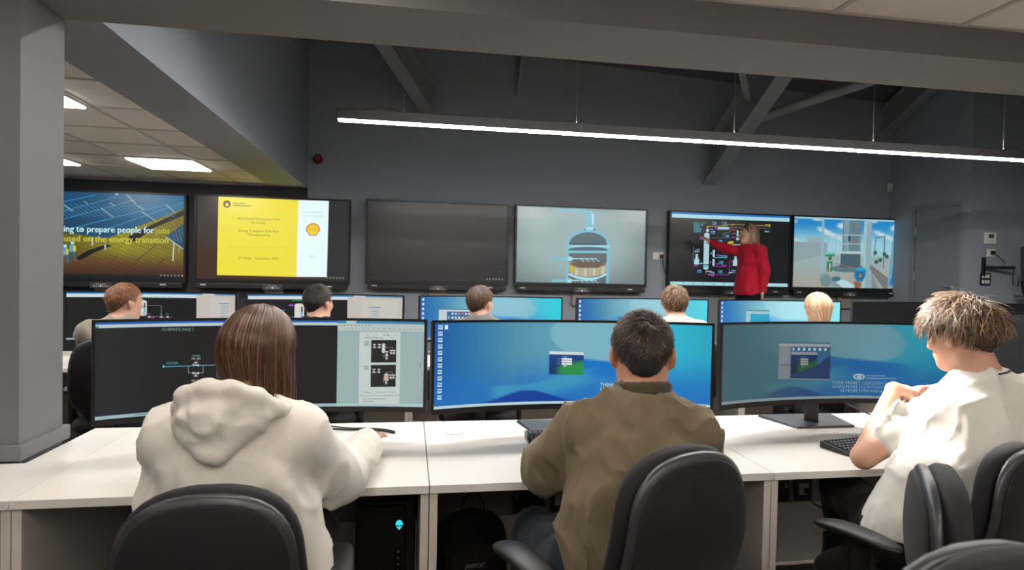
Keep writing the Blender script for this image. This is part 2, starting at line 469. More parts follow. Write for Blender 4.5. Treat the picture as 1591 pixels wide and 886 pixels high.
def fill_uplighter(x, y, z, label):  # lamp added behind the camera to brighten the near ceiling
    t = thing('pendant_light', label, 'lamp', (x, y, z))
    MB().box(-1.5, 1.5, -0.05, 0.05, 0.0, 0.06).build('housing', BLACKP, t, bevel=0.003)
    MB().box(-1.49, 1.49, -0.045, 0.045, 0.06, 0.066).build('diffuser', FILL_UPLAMP, t)
    for xx in (-1.2, 0.0, 1.2): MB().tube([(xx, 0, 0.06), (xx, 0, 2.497-z)], 0.002, 6).build('suspension_wire', CHROME, t)
FILL_UPLAMP = mat('fill_uplight_diffuser', '#ffffff', 0.5, emit=(1.0, 0.96, 0.91), estr=FILL_UP_POWER)
fill_uplighter(0.6, -0.75, 2.12, 'added indirect fill lamp behind the camera, brightening the near ceiling')

def added_spot():
    # added unseen spot in the void, stands in for hard light on the student
    loc = Vector((1.25, 3.05, 2.72)); tgt = Vector((1.95, 1.85, 1.15))
    t = thing('added_spot', 'added unseen spot lamp putting hard light on the student in a white t-shirt', 'added_spot', loc)
    d = (tgt-loc).normalized()
    MB().tube([-d*0.10, d*0.02, d*0.03], [0.04, 0.045, 0.046], 18).build('lamp_head', BLACKP, t, smooth='sharp')
    MB().tube([Vector((0, 0, 0.03)), Vector((0, 0, 3.4))], 0.008, 8).build('drop_rod', BLACKP, t)
    ld = bpy.data.lights.new('spot_lamp', 'SPOT'); ld.energy = SPOT_POWER; ld.color = (1.0, 0.95, 0.88)
    ld.spot_size = math.radians(24); ld.spot_blend = 0.35; ld.shadow_soft_size = 0.03
    lo = bpy.data.objects.new('spot_lamp', ld); COL.objects.link(lo); lo.parent = t
    lo.location = d*0.05; lo.rotation_euler = d.to_track_quat('-Z', 'Y').to_euler()
added_spot()

# ------------------------------------------------------------------ desks
LAM = mat('white_laminate', '#e6e1da', 0.36, spec=0.45, var=0.015, vscale=5)
LAMEDGE = mat('white_edge_band', '#d8d0c6', 0.4, var=0.02, vscale=8)
PANELG = mat('grey_board', '#8e8b87', 0.5, var=0.03, vscale=6)
SOCK = mat('black_socket', '#161617', 0.3, var=0.04)
GROM = mat('grommet_white', '#dcd8d2', 0.35, var=0.02)
DH = 0.73
def desk_parts(t, w=1.21, dep=0.85, notch=False, sockets=True, back=0.72, grommets=True):
    h = w/2-0.0015
    top = MB()
    if notch:
        # top cut back where the column stands
        top.prism([(-h, 0), (h, 0), (h, dep), (h-0.16, dep), (h-0.16, 0.372), (-h, 0.372)], DH-0.027, DH)
    else:
        top.box(-h, h, 0, dep, DH-0.027, DH)
    top.build('desk_top', LAM, t, bevel=0.0015)
    MB().box(-h, -h+0.026, 0.012, 0.36 if notch else dep-0.02, 0.0, DH-0.028).build('end_panel', LAMEDGE, t, bevel=0.001)
    MB().box(h-0.026, h, 0.012, dep-0.02, 0.0, DH-0.028).build('end_panel', LAMEDGE, t, bevel=0.001)
    if not notch:
        MB().box(-h+0.027, h-0.027, back+0.04, back+0.058, 0.02, DH-0.03).build('modesty_panel', LAMEDGE, t)
        MB().box(-h+0.027, h-0.027, back-0.01, back+0.039, 0.335, 0.46).build('cable_trunking', PANELG, t, bevel=0.004)
        if grommets:
            for gx in (-0.475, 0.235):
                MB().disk((gx, 0.645, DH-0.001), 0.043, 0.0035, 28).build('cable_grommet', GROM, t, bevel=0.001)
        if sockets:
            for sx, sw in ((-0.21, 0.147), (-0.035, 0.09)):
                so = MB().box(sx, sx+sw, back-0.024, back-0.0105, 0.345, 0.445).build('socket', SOCK, t, bevel=0.003)
                if sw > 0.1:
                    for q in (0.012, sw-0.028):
                        MB().box(sx+q, sx+q+0.014, back-0.027, back-0.0245, 0.41, 0.435).build('switch', PANELG, so)
                    for q in (0.045, 0.10):
                        MB().box(sx+q-0.003, sx+q+0.003, back-0.0246, back-0.0242, 0.398, 0.410).box(sx+q-0.014, sx+q-0.006, back-0.0246, back-0.0242, 0.378, 0.383).box(sx+q+0.006, sx+q+0.014, back-0.0246, back-0.0242, 0.378, 0.383).build('pin_hole', BLACKG, so)
                else:
                    MB().box(sx+0.02, sx+0.07, back-0.026, back-0.0245, 0.375, 0.43).build('socket_module', GROM, so)
                    MB().box(sx+0.046, sx+0.064, back-0.05, back-0.0265, 0.385, 0.41).build('plug', SOCK, so, bevel=0.003)
                    MB().tube([(sx+0.055, back-0.04, 0.385), (sx+0.065, back-0.045, 0.36), (sx+0.09, back-0.05, 0.335), (sx+0.14, back-0.05, 0.31), (sx+0.2, back-0.04, 0.30)], 0.0035, 8).build('power_cable', SOCK, so, smooth=True)
    else:
        for k, (yy, zz) in enumerate(((0.05, 0.62), (0.05, 0.5))):
            MB().disk((-0.60, yy, zz), 0.006, 0.002, 12, 'x').build('screw_cap', SOCK, t)
    return t

F1 = [(-1.135-0.605, 'white desk wrapped around the grey column', True), (-0.53, 'white desk where the student in the white hoodie works', False),
      (0.68, 'white desk where the student in the olive sweatshirt works', False), (1.89, 'white desk under the elbows of the student in a white t-shirt', False), (3.10, 'white desk right of the student in a white t-shirt', False)]
for x, lb, nt_ in F1:
    desk_parts(thing('desk', lb, 'desk', (x, 1.978, 0), 0, 'white desks of the front row'), notch=nt_)
SEAM2 = [-2.50, -1.245, 0.01, 1.315, 2.62, 3.865, 5.11, 6.36]
names2 = ['far desk beside the column, with the cropped ginger-haired student', 'far desk of the student with a faded neck haircut', 'far desk of the student in a dark grey top',
          'far desk of the student with tousled brown hair', 'far desk of the student with a blonde ponytail', 'far desk carrying the first switched-off monitor', 'far desk carrying the last switched-off monitor']
for k in range(7):
    w = SEAM2[k+1]-SEAM2[k]
    desk_parts(thing('desk', 'white ' + names2[k], 'desk', ((SEAM2[k]+SEAM2[k+1])/2, 4.47, 0), 0, 'white desks of the back row'), w=w, dep=0.88, sockets=False, grommets=False)
desk_parts(thing('desk', 'white far desk half hidden behind the grey column', 'desk', (-3.13, 4.47, 0), 0, 'white desks of the back row'), w=1.25, dep=0.88, sockets=False, grommets=False)

# ------------------------------------------------------------------ office chairs
FAB = mat('black_chair_fabric', '#17171a', 0.75, spec=0.3, var=0.08, vscale=120, bump=0.25, bscale=900, sheen=0.08)
SHELL = mat('black_chair_shell', '#1b1c1e', 0.48, spec=0.5, var=0.05, vscale=60, bump=0.08, bscale=800)
RIMM = mat('chair_rim', '#2e2f32', 0.38, spec=0.5, var=0.04, vscale=40)
def back_sections(grow, y_off, thick, z0=0.52, z1=1.0, W=0.222, zshrink=0.0):
    st = []
    N = 22
    for i in range(N+1):
        t = i/N
        tt = 0.5-0.5*math.cos(math.pi*t)
        z = z0+zshrink+(z1-z0-2*zshrink)*tt
        q = (z-z0)/(z1-z0)
        w = W*(0.80+0.20*math.sin(math.pi*min(1, max(0, (q+0.12)/0.9)))) if q < 0.33 else W*(1.0-0.16*((q-0.33)/0.67)**1.5)
        top = max(0, (tt-0.62)/0.38); bot = max(0, (0.16-tt)/0.16)
        rnd = (max(0.0, 1-top**3.4))**(1/2.4) * (max(0.0, 1-bot**2.6))**(1/2.6)
        a = max(0.004, (w+grow)*rnd)
        th = thick*(0.35+0.65*min(1, rnd*1.4))
        y = -0.215-0.055*q+0.05*math.sin(math.pi*q)*(-1) + y_off + 0.03*(1-q)
        st.append((0, y, z, a, th, 3.2, 0.45))
    return st
def make_chair():
    t = thing('office_chair', 'x', 'chair', (0, 0, 0), 0, 'black office chairs')
    MB().rings(superloft(back_sections(0.0, 0.012, 0.030), 40)).build('backrest', FAB, t, smooth=True)
    sh = MB().rings(superloft(back_sections(-0.010, -0.026, 0.016, zshrink=0.006), 40)).build('back_shell', RIMM, t, smooth=True)
    MB().rings(superloft(back_sections(-0.026, -0.040, 0.008, zshrink=0.022), 40)).build('back_panel', FAB, sh, smooth=True)
    # seat cushion and pan
    def seat(z0, z1, g):
        st = []
        for i in range(9):
            q = i/8; r = math.sin(math.pi*min(1, max(0.0, q*0.96+0.02)))**0.35
            st.append((0, 0.03, z0+(z1-z0)*q, (0.25+g)*(0.86+0.14*r), (0.235+g)*(0.86+0.14*r), 3.6, 0))
        return superloft(st, 36)
    MB().rings(seat(0.405, 0.475, 0)).build('seat', FAB, t, smooth=True)
    MB().rings(seat(0.375, 0.41, -0.012)).build('seat_pan', SHELL, t, smooth=True)
    MB().tube([(0, -0.10, 0.37), (0, -0.22, 0.37), (0, -0.275, 0.42), (0, -0.285, 0.55), (0, -0.29, 0.68)], [0.03, 0.03, 0.032, 0.032, 0.028], 10, flat=0.6).build('back_bar', SHELL, t, smooth=True)
    for s in (-1, 1):
        a = MB()
        st = []
        for i in range(15):
            q = i/14; e = max(0.05, (1-abs(2*q-1)**3.5))**0.5
            st.append((q, e))
        rings = []
        for q, e in st:
            yy = -0.10+0.29*q; n = 16; r = []
            for k in range(n):
                th = 2*math.pi*k/n; c, sn = math.cos(th), math.sin(th)
                r.append((s*(0.265-0.012*(q-0.5)) + 0.043*e*math.copysign(abs(c)**0.7, c), yy, 0.655 - 0.018*(2*q-1)**2*(1 if q > 0.5 else 0.3) + 0.017*e*math.copysign(abs(sn)**0.7, sn)))
            rings.append(r)
        pad = MB().rings(rings).build('armrest_pad', SHELL, t, smooth=True)
        rr = []
        for yy, zz in ((0.0, 0.64), (0.0, 0.58), (0.0, 0.46), (0.0, 0.40), (0.0, 0.385)):
            pass
        post = MB().box(s*0.272-0.014, s*0.272+0.014, -0.02, 0.075, 0.43, 0.645).build('arm_post', BLACKP, t, bevel=0.006)
        MB().box(s*0.272+s*0.014-0.003, s*0.272+s*0.014+0.003, 0.005, 0.045, 0.50, 0.61).disk((s*0.272+s*0.013, 0.027, 0.525), 0.015, s*0.006, 16, 'x').build('height_lever', SHELL, post, bevel=0.001)
        MB().tube([(s*0.272, 0.03, 0.44), (s*0.272, 0.03, 0.40), (s*0.24, 0.03, 0.375), (s*0.12, 0.03, 0.37)], [0.026, 0.026, 0.024, 0.022], 10, flat=0.7).build('arm_bracket', BLACKP, t, smooth=True)
    MB().box(-0.10, 0.10, -0.13, 0.12, 0.335, 0.375).build('tilt_mechanism', BLACKP, t, bevel=0.012)
    MB().tube([(0, 0, 0.10), (0, 0, 0.22), (0, 0, 0.2201), (0, 0, 0.34)], [0.032, 0.032, 0.016, 0.016], 16).build('gas_lift', BLACKP, t, smooth='sharp')
    for k in range(5):
        an = 2*math.pi*k/5+0.3; c, s_ = math.cos(an), math.sin(an)
        leg = MB().tube([(0.02*c, 0.02*s_, 0.115), (0.16*c, 0.16*s_, 0.105), (0.29*c, 0.29*s_, 0.075)], [0.028, 0.024, 0.016], 8, flat=0.8).build('base_leg', BLACKP, t, smooth=True)
        cx, cy = 0.29*c, 0.29*s_
        MB().disk((cx-0.009*s_-0.011, cy+0.009*c, 0.026), 0.026, 0.022, 16, 'x').build('caster', BLACKG, leg, bevel=0.003)
    return t
chair0 = make_chair()
CH = [(-0.425, 1.67, 0.03, -0.055, 'black office chair under the student in the white hoodie'),
      (0.575, 1.66, 0.38, 0.0, 'black office chair under the student in the olive sweatshirt'),
      (1.67, 1.765, 0.35, -0.05, 'black office chair under the student in a white t-shirt'),
      (1.40, 1.03, 0.93+math.pi, 0.0, 'empty black office chair standing side-on in the right foreground'),
      (0.74, 0.36, math.pi+0.1, 0.10, 'nearest black office chair, only its top in the bottom right corner'),
      (-1.78, 4.22, 0.15, 0.0, 'black office chair of the cropped ginger-haired student'),
      (-0.58, 4.22, -0.1, 0.0, 'black office chair of the student with a faded neck haircut'),
      (0.50, 4.22, -0.12, 0.0, 'black office chair of the student in a dark grey top'),
      (1.93, 4.22, 0.10, 0.0, 'black office chair of the student with tousled brown hair'),
      (3.12, 4.22, 0.05, 0.0, 'black office chair of the student with a blonde ponytail')]
for k, (x, y, rz, dz, lb) in enumerate(CH):
    c_ = chair0 if k == len(CH)-1 else copy_tree(chair0)
    place(c_, (x, y, 0), rz, lb)
    c_.scale = (0.94 if k == 0 else 1, 1, 1.0+dz)

# ------------------------------------------------------------------ computer, backpack, keyboards, cables
def pc_tower():
    t = thing('computer_tower', 'black computer tower with a glowing cyan alien-head emblem', 'computer', (-0.075, 2.36, 0))
    w, dp, h = 0.225, 0.40, 0.535
    MB().box(-w/2, w/2, 0.02, dp, 0.02, h).build('case', BLACKP, t, bevel=0.012, seg=3)
    MB().box(-w/2+0.008, w/2-0.035, 0.0, 0.022, 0.035, h-0.012).build('front_panel', mat('black_matt_panel', '#121213', 0.45, var=0.05, vscale=50), t, bevel=0.012, seg=3)
    MB().box(0.035, 0.065, -0.003, 0.0, 0.25, 0.37).build('port_strip', BLACKG, t, bevel=0.006)
    for k in range(4):
        MB().disk((0.05, -0.0045, 0.275+0.024*k), 0.004, 0.0015, 10, 'y').build('port', CHROME, t)
    # alien head emblem
    n = 28; ring = []
    for k in range(n):
        a = 2*math.pi*k/n; c, s = math.cos(a), math.sin(a)
        ring.append((0.0135*c*(1.0 if s > 0 else (1+0.62*s)), 0.0165*s*(1.0 if s > 0 else 1.25)))
    em = MB().add([(0.052+x, -0.003, 0.452+z) for x, z in ring]+[(0.052+x, -0.001, 0.452+z) for x, z in ring],
                  [tuple(range(n)), tuple(range(2*n-1, n-1, -1))]+[(i, (i+1) % n, n+(i+1) % n, n+i) for i in range(n)])
    e = em.build('emblem', mat('emblem_glow', '#20c8d8', 0.4, emit='#38d2e0', estr=1.1), t)
    for s in (-1, 1):
        pts = []
        for k in range(12):
            a = 2*math.pi*k/12; x, z = 0.0052*math.cos(a), 0.0026*math.sin(a); al = s*0.55
            pts.append((0.052+s*0.0055+x*math.cos(al)-z*math.sin(al), -0.0038, 0.4475+x*math.sin(al)+z*math.cos(al)))
        MB().add(pts, [tuple(range(12))]).build('eye', BLACKG, e)
    for s in (-1, 1):
        MB().box(s*0.09-0.012, s*0.09+0.012, 0.03, dp-0.03, 0.0, 0.02).build('foot', BLACKP, t)
pc_tower()

NYL = mat('black_nylon', '#0d0d0e', 0.8, spec=0.2, var=0.12, vscale=25, bump=0.35, bscale=500, sheen=0.05)
def backpack():
    t = thing('backpack', 'black backpack with a top loop and small lettering under the middle desk', 'backpack', (0.262, 2.42, 0), 0.08)
    st = []
    for i in range(19):
        q = i/18; z = 0.01+0.465*q
        top = max(0, (q-0.62)/0.38); r = max(0.0, 1-top**2.6)**(1/2.6); bot = 0.92+0.08*min(1, q/0.12)
        wob = 1+0.02*math.sin(9*q+1)
        st.append((0.004*math.sin(6*q), 0.0, z, max(0.006, 0.148*r*bot*wob), max(0.006, (0.088-0.025*q)*(0.4+0.6*r)*bot), 2.7, 0.6))
    MB().rings(superloft(st, 36)).build('bag_body', NYL, t, smooth=True)
    st = []
    for i in range(13):
        q = i/12; z = 0.10+0.26*q; r = (1-abs(2*q-1)**4)**0.4 if 0 < q < 1 else 0.08
        st.append((0, -0.082, z, max(0.01, 0.118*(0.55+0.45*r)), max(0.006, 0.034*r), 3.0, 0.5))
    MB().rings(superloft(st, 32)).build('front_pocket', NYL, t, smooth=True)
    pts = [(-0.05+0.10*k/14, -0.01, 0.465+0.085*math.sin(math.pi*k/14)**0.7) for k in range(15)]
    MB().tube(pts, 0.010, 8, flat=0.35).build('carry_loop', NYL, t, smooth=True)
    vs, fs, w = text_geo('JANSPORT'); sc = 0.078/w
    MB().add([(-0.045+x*sc, -0.1205+0.5*(-0.045+x*sc)**2, 0.295+y*sc*1.5) for x, y in vs], [f for f in fs]).build('lettering', mat('grey_print', '#8b8580', 0.5), t)
backpack()

KEYM = mat('key_cap', '#26272a', 0.4, var=0.05, vscale=60)
def keyboard(x, y, rz, label):
    t = thing('keyboard', label, 'keyboard', (x, y, DH), rz, 'black keyboards')
    W, D = 0.44, 0.145
    MB().hexa([(-W/2, 0, 0.001), (W/2, 0, 0.001), (W/2, D, 0.001), (-W/2, D, 0.001)], [(-W/2, 0, 0.013), (W/2, 0, 0.013), (W/2, D, 0.028), (-W/2, D, 0.028)]).build('case', BLACKP, t, bevel=0.003)
    ks = MB()
    for r in range(6):
        for c in range(22):
            if c in (15, 18) : continue
            x0 = -W/2+0.010+c*0.0191; y0 = 0.010+r*0.0215; z = 0.0135+0.015*(y0+0.009)/D
            if r == 0 and 4 <= c <= 8:
                if c > 4: continue
                ks.hexa([(x0, y0, z), (x0+0.093, y0, z), (x0+0.093, y0+0.018, z+0.001), (x0, y0+0.018, z+0.001)], [(x0+0.002, y0+0.002, z+0.006), (x0+0.091, y0+0.002, z+0.006), (x0+0.091, y0+0.016, z+0.007), (x0+0.002, y0+0.016, z+0.007)])
                continue
            ks.hexa([(x0, y0, z), (x0+0.0165, y0, z), (x0+0.0165, y0+0.018, z+0.001), (x0, y0+0.018, z+0.001)], [(x0+0.002, y0+0.002, z+0.006), (x0+0.0145, y0+0.002, z+0.006), (x0+0.0145, y0+0.016, z+0.007), (x0+0.002, y0+0.016, z+0.007)])
    ks.build('keys', KEYM, t)
    lg = MB()
    for r in range(6):
        for c in range(22):
            if c in (15, 18) or (r == 0 and 4 <= c <= 8): continue
            x0 = -W/2+0.010+c*0.0191+0.005; y0 = 0.010+r*0.0215+0.008; z = 0.0135+0.015*(y0+0.001)/D+0.0067
            lg.add([(x0, y0, z), (x0+0.004, y0, z), (x0+0.004, y0+0.005, z+0.0006), (x0, y0+0.005, z+0.0006)], [(0, 1, 2, 3)])
    lg.build('key_legends', mat('key_legend', '#9fa2a5', 0.5), t)
keyboard(0.70, 2.37, -0.06, 'black keyboard in front of the student in the olive sweatshirt')
keyboard(1.915, 2.16, 0.20, 'black keyboard beside the elbow of the student in a white t-shirt')

def cable(name, pts, r, label):
    # smooth catmull path
    P = [Vector(p) for p in pts]; out = []
    for i in range(len(P)-1):
        p0, p1, p2, p3 = P[max(0, i-1)], P[i], P[i+1], P[min(len(P)-1, i+2)]
        for k in range(6):
            t = k/6; out.append(0.5*((2*p1)+(p2-p0)*t+(2*p0-5*p1+4*p2-p3)*t*t+(3*p1-p0-3*p2+p3)*t**3))
    out.append(P[-1])
    o = MB().tube(out, r, 8).build(name, BLACKP, None, smooth=True)
    return tag(o, label, 'cable')
cable('cable', [(-0.42, 2.60, 0.79), (-0.36, 2.66, 0.755), (-0.27, 2.69, 0.737), (-0.18, 2.68, 0.737), (-0.10, 2.65, 0.737), (-0.05, 2.62, 0.735)], 0.0045, 'thicker black cable curving over the desk by the white sleeve')
cable('cable', [(-0.42, 2.62, 0.80), (-0.33, 2.69, 0.755), (-0.25, 2.712, 0.737), (-0.16, 2.70, 0.737), (-0.09, 2.672, 0.737), (-0.05, 2.642, 0.735)], 0.003, 'thinner black cable beside the thicker one on the desk')
cable('cable', [(2.05, 2.75, 0.86), (2.15, 2.74, 0.81), (2.24, 2.70, 0.765), (2.30, 2.66, 0.738)], 0.0035, 'thin cable running down behind the right monitor')

t = thing('partition_board', 'dark grey partition board standing behind the student in a white t-shirt', 'partition', (5.5, 4.36, 0))
MB().box(-0.95, 0.95, -0.018, 0.018, 0.03, 1.165).build('fabric_panel', mat('charcoal_felt', '#3f4144', 0.9, spec=0.1, var=0.05, vscale=40, bump=0.3, bscale=700), t, bevel=0.004)
for sx in (-0.75, 0.75): MB().box(sx-0.03, sx+0.03, -0.075, 0.075, 0.0, 0.03).build('foot', BLACKP, t, bevel=0.004)
MB().box(-0.955, 0.955, -0.021, 0.021, 1.165, 1.18).build('top_rail', BLACKP, t)

# ------------------------------------------------------------------ curved desk monitors
MON_R, MON_W, MON_H, MON_Z = 1.8, 1.185, 0.347, 0.137
SCR = screen_mat('screen_display', 1.0)
SCR_T = screen_mat('tv_display', 1.0, rough=0.30, spec=0.5)
MBEZ = mat('monitor_bezel', '#0d0d0e', 0.35, var=0.03)
MHOU = mat('monitor_housing', '#2b2c2e', 0.45, var=0.03, vscale=30)
MSTD = mat('monitor_stand', '#4a4e53', 0.38, metal=0.6, var=0.03, vscale=30)
def mon_pt(x, off, z):
    a = x/MON_R; r = MON_R-off
    return (r*math.sin(a), -0.085 - MON_R + r*math.cos(a), z)
def mon_map(u, v, off): return mon_pt((u-0.5)*MON_W, off+0.0008, MON_Z+(1-v)*MON_H)
def curved_bar(mb, xa, xb, z0, z1, f, bfun, n):
    rings = []
    for i in range(n+1):
        x = xa+(xb-xa)*i/n; bk = bfun(x)
        rings.append([mon_pt(x, f, z0), mon_pt(x, -bk, z0+min(0.02, bk*0.4)), mon_pt(x, -bk, z1-min(0.02, bk*0.4)), mon_pt(x, f, z1)])
    mb.rings(rings)
def make_monitor():
    t = thing('monitor', 'x', 'monitor', (0, 0, 0), 0, 'curved ultrawide monitors')
    hw = MON_W/2+0.011; z0, z1 = MON_Z-0.022, MON_Z+MON_H+0.011
    mb = MB(); curved_bar(mb, -hw, hw, z0, z1, 0.0, lambda x: 0.020+0.045*max(0, 1-(x/0.5)**2)**0.7, 40)
    mb.build('housing', MHOU, t)
    mb = MB()
    c = lambda x: 0.0005
    curved_bar(mb, -hw, hw, z1-0.011, z1, 0.003, c, 40); curved_bar(mb, -hw, hw, z0, z0+0.022, 0.003, c, 40)
    curved_bar(mb, -hw, -hw+0.011, z0+0.022, z1-0.011, 0.003, c, 1); curved_bar(mb, hw-0.011, hw, z0+0.022, z1-0.011, 0.003, c, 1)
    mb.build('bezel', MBEZ, t)
    MB().tube([(0, 0.02, 0.008), (0, 0.02, 0.12), (0, 0.01, 0.33)], [0.055, 0.048, 0.045], 4, flat=0.7).build('stand_neck', BLACKP, t, bevel=0.006)
    MB().box(-0.06, 0.06, -0.04, 0.02, 0.24, 0.36).build('mount', BLACKP, t, bevel=0.008)
    MB().hexa([(-0.15, -0.09, 0.001), (0.15, -0.09, 0.001), (0.20, 0.15, 0.001), (-0.20, 0.15, 0.001)], [(-0.147, -0.087, 0.010), (0.147, -0.087, 0.010), (0.195, 0.147, 0.013), (-0.195, 0.147, 0.013)]).build('stand_base', MSTD, t, bevel=0.002)
    return t
mon0 = make_monitor()
_first = [True]
def monitor(x, y, rz, label, canvas, group='curved ultrawide monitors'):
    t = mon0 if _first[0] else copy_tree(mon0); _first[0] = False
    place(t, (x, y, DH), rz, label)
    if canvas: canvas.build('display', mon_map, SCR, t)
    return t

# ---- desktop wallpaper of sweeping blue shapes
def wallpaper(u, v, k=1.0, warm=0.0):
    c = ramp([(0.0, (22, 88, 160)), (0.10, (30, 110, 165)), (0.28, (78, 140, 165)), (0.48, (96, 160, 182)), (0.72, (74, 168, 196)), (0.88, (44, 174, 200)), (1.0, (34, 160, 190))], u)
    c = mix3(c, (24, 108, 186), sstep(0.30, 0.95, v)*(0.75 if u < 0.3 else 0.95))
    # pale lens
    e = ((u-0.62)/0.20)**2 + ((v-0.20-0.35*(u-0.62))/0.30)**2
    c = mix3(c, (122, 176, 192), sstep(1.05, 0.95, e)*0.9*sstep(1.0, 0.72, u))
    # blue sweep under the lens
    lo = 0.40+0.30*(u-0.4); hi = 0.56+0.34*(u-0.45)
    if 0.40 < u < 0.86: c = mix3(c, (20, 112, 190), sstep(lo-0.01, lo+0.02, v)*sstep(hi+0.12, hi, v)*sstep(0.40, 0.47, u)*sstep(0.90, 0.72, u))
    # pale wing on the left
    b = 0.60+0.14*math.sin((u-0.05)*7)
    c = mix3(c, (62, 150, 186), sstep(b+0.01, b+0.04, v)*sstep(b+0.30, b+0.12, v)*sstep(0.18, 0.24, u)*sstep(0.62, 0.50, u)*0.8)
    # deep blue hill
    h = 0.99-0.17*math.exp(-((u-0.34)/0.13)**2)
    c = mix3(c, (6, 62, 152), sstep(h-0.005, h+0.02, v))
    return tuple(x*k for x in c)

def taskbar(c, v0=0.955, col=(196, 214, 220)): c.urect(0, v0, 1, 1, col)
def icons_col(c, n, x, dx, y0, dy, s, col=(206, 222, 230)):
    for k in range(n):
        u, v = x, y0+dy*k
        c.urect(u, v, u+s*0.45, v+s*1.6, col)

# ---- front left monitor: process schematic and a document
def canvas_m1():
    c = Canvas(147, 650, (511, 503, 503.4), (662, 634, 635))
    c.grid(lambda u, v: mix3((20, 21, 22), (34, 35, 37), sstep(0.25, 0.0, u)), 24, 6)
    xs = 502
    us = c.uv(xs, 560)[0]
    c.urect(0, 0, us, 0.022, (28, 96, 176)); c.urect(0, 0.022, us, 0.056, (178, 196, 200))
    c.urect(0, 0.036, 0.028, 0.056, (60, 120, 80))
    c.urect(0, 0.965, 1, 1, (150, 180, 188))
    for k in range(5): c.urect(0.012+0.05*k+(0.02 if k > 1 else 0), 0.972, 0.018+0.05*k+(0.02 if k > 1 else 0), 0.992, (60, 140, 180))
    for k in range(3): c.urect(0.10+0.075*k, 0.977, 0.15+0.075*k, 0.988, (110, 140, 150))
    c.text('SCHEMATIC PAGE 2', 234, 521.5, 6.5, (120, 160, 150), width=44, slope=-0.02)
    c.text('BASIC OPERATIONS', 333, 517.5, 8.5, (60, 190, 190), width=96, slope=-0.02)
    # water line and valves
    c.line([(237, 576), (285, 573), (330, 570), (352, 569)], 1.3, (92, 150, 160))
    c.poly([(235.5, 573.4), (240, 575.6), (235.5, 578.2)], (90, 200, 210))
    c.text('WATER', 240, 572.5, 5.0, (90, 160, 180), slope=-0.05)
    def valve(x, y, s=4.5, d=1):
        c.poly([(x-s, y-2.2), (x, y), (x-s, y+2.2)], (196, 200, 200)); c.poly([(x+s, y-2.2), (x+s, y+2.2), (x, y)], (196, 200, 200))
        c.line([(x, y), (x, y-4.2*d)], 1.2, (196, 200, 200)); c.line([(x-2.6, y-4.4*d), (x+2.6, y-4.4*d)], 1.4, (196, 200, 200))
    c.line([(271.5, 574), (271.5, 584.5), (292.5, 584), (292.5, 572.6)], 0.9, (130, 140, 142))
    valve(282, 572.5); valve(282, 584.5, d=-1)
    c.text('OPEN', 276.5, 560, 4.6, (70, 170, 150)); c.text('HV 101', 275.5, 564, 4.4, (200, 204, 204))
    c.text('HV 102', 276, 597.5, 4.4, (200, 204, 204)); c.text('CLOSED', 277, 600.8, 4.4, (190, 60, 44))
    c.line([(313, 571), (313, 590)], 0.9, (110, 120, 122)); c.line([(313, 590), (352, 589)], 0.9, (110, 120, 122))
    valve(330, 570.2); c.text('FV 104', 324, 559, 4.4, (200, 204, 204))
    # document viewer on the right
    c.urect(us, 0, 1, 1, (150, 172, 172))
    c.urect(us, 0.965, 1, 1, (168, 196, 200))
    c.urect(us, 0, 1, 0.03, (58, 128, 168)); c.urect(us+0.022, 0, us+0.07, 0.03, (176, 196, 198))
    c.urect(us, 0.03, 1, 0.115, (176, 190, 186))
    for k in range(16): c.urect(us+0.01+0.018*k, 0.085, us+0.014+0.018*k, 0.095, (110, 122, 124))
    for k in range(9): c.urect(us+0.008+0.012*k, 0.047, us+0.013+0.012*k, 0.056, (96, 110, 116))
    c.rect(539, 519, 609, 628, (190, 202, 196))
    c.text('Unit 1.3 & 1.4 Process training', 547, 524.5, 3.2, (50, 56, 58)); c.text('Energy Flow and 3D Diagrams (contd)', 547, 528.2, 3.4, (30, 36, 38), width=32)
    c.ell(587, 523.6, 1.2, 1.2, (30, 120, 160)); c.text('Skills Training', 590, 524.6, 2.8, (120, 150, 160))
    for q, (ya, yb) in enumerate(((531, 565), (568.5, 602))):
        c.rect(559, ya, 602, yb, (30, 30, 31))
        for k in range(5 if q == 0 else 4): c.urect(c.uv(547, ya)[0], c.uv(547, ya+1.2+1.7*k)[1], c.uv(556-(k % 2), ya)[0], c.uv(547, ya+2.1+1.7*k)[1], (100, 150, 172))
        c.line([(559, ya+11), (577, ya+11)], 0.5, (150, 152, 152)); c.line([(584, ya+11), (596, ya+11), (596, ya+20)], 0.5, (150, 152, 152))
        valve(564.5, ya+11, 1.8); valve(573, ya+11, 1.4); valve(593.5, ya+20, 1.8); valve(598.5, ya+20, 1.6)
        c.line([(581, ya+19), (581, ya+27), (586, ya+27)], 0.5, (150, 152, 152)); valve(586, ya+22, 1.6); valve(586, ya+28, 1.6)
    # pressure vessels
    c.rect(577.4, 538, 583.6, 548.5, (172, 174, 174)); c.ell(580.5, 538, 3.1, 2.4, (172, 174, 174)); c.ell(580.5, 548.5, 3.1, 2.4, (172, 174, 174)); c.rect(579, 537.5, 581.4, 549, (214, 216, 215))
    c.poly([(582, 583), (586, 580.5), (590, 583), (590, 592), (586, 594.5), (582, 592)], (176, 180, 180)); c.rect(583.6, 584, 588.4, 591, (206, 166, 128))
    c.text('Unit Manual', 547, 610.5, 2.6, (70, 78, 80)); c.text('Basic Operation', 569, 610.7, 2.6, (70, 78, 80)); c.text('Page 1', 597, 611, 2.6, (70, 78, 80))
    c.rect(539, 614.4, 609, 615.4, (140, 170, 176))
    c.text('Unit 1.3 & 1.4 Process training', 547, 620.6, 3.0, (50, 56, 58)); c.text('Demonstration', 547, 624.2, 3.0, (40, 46, 48))
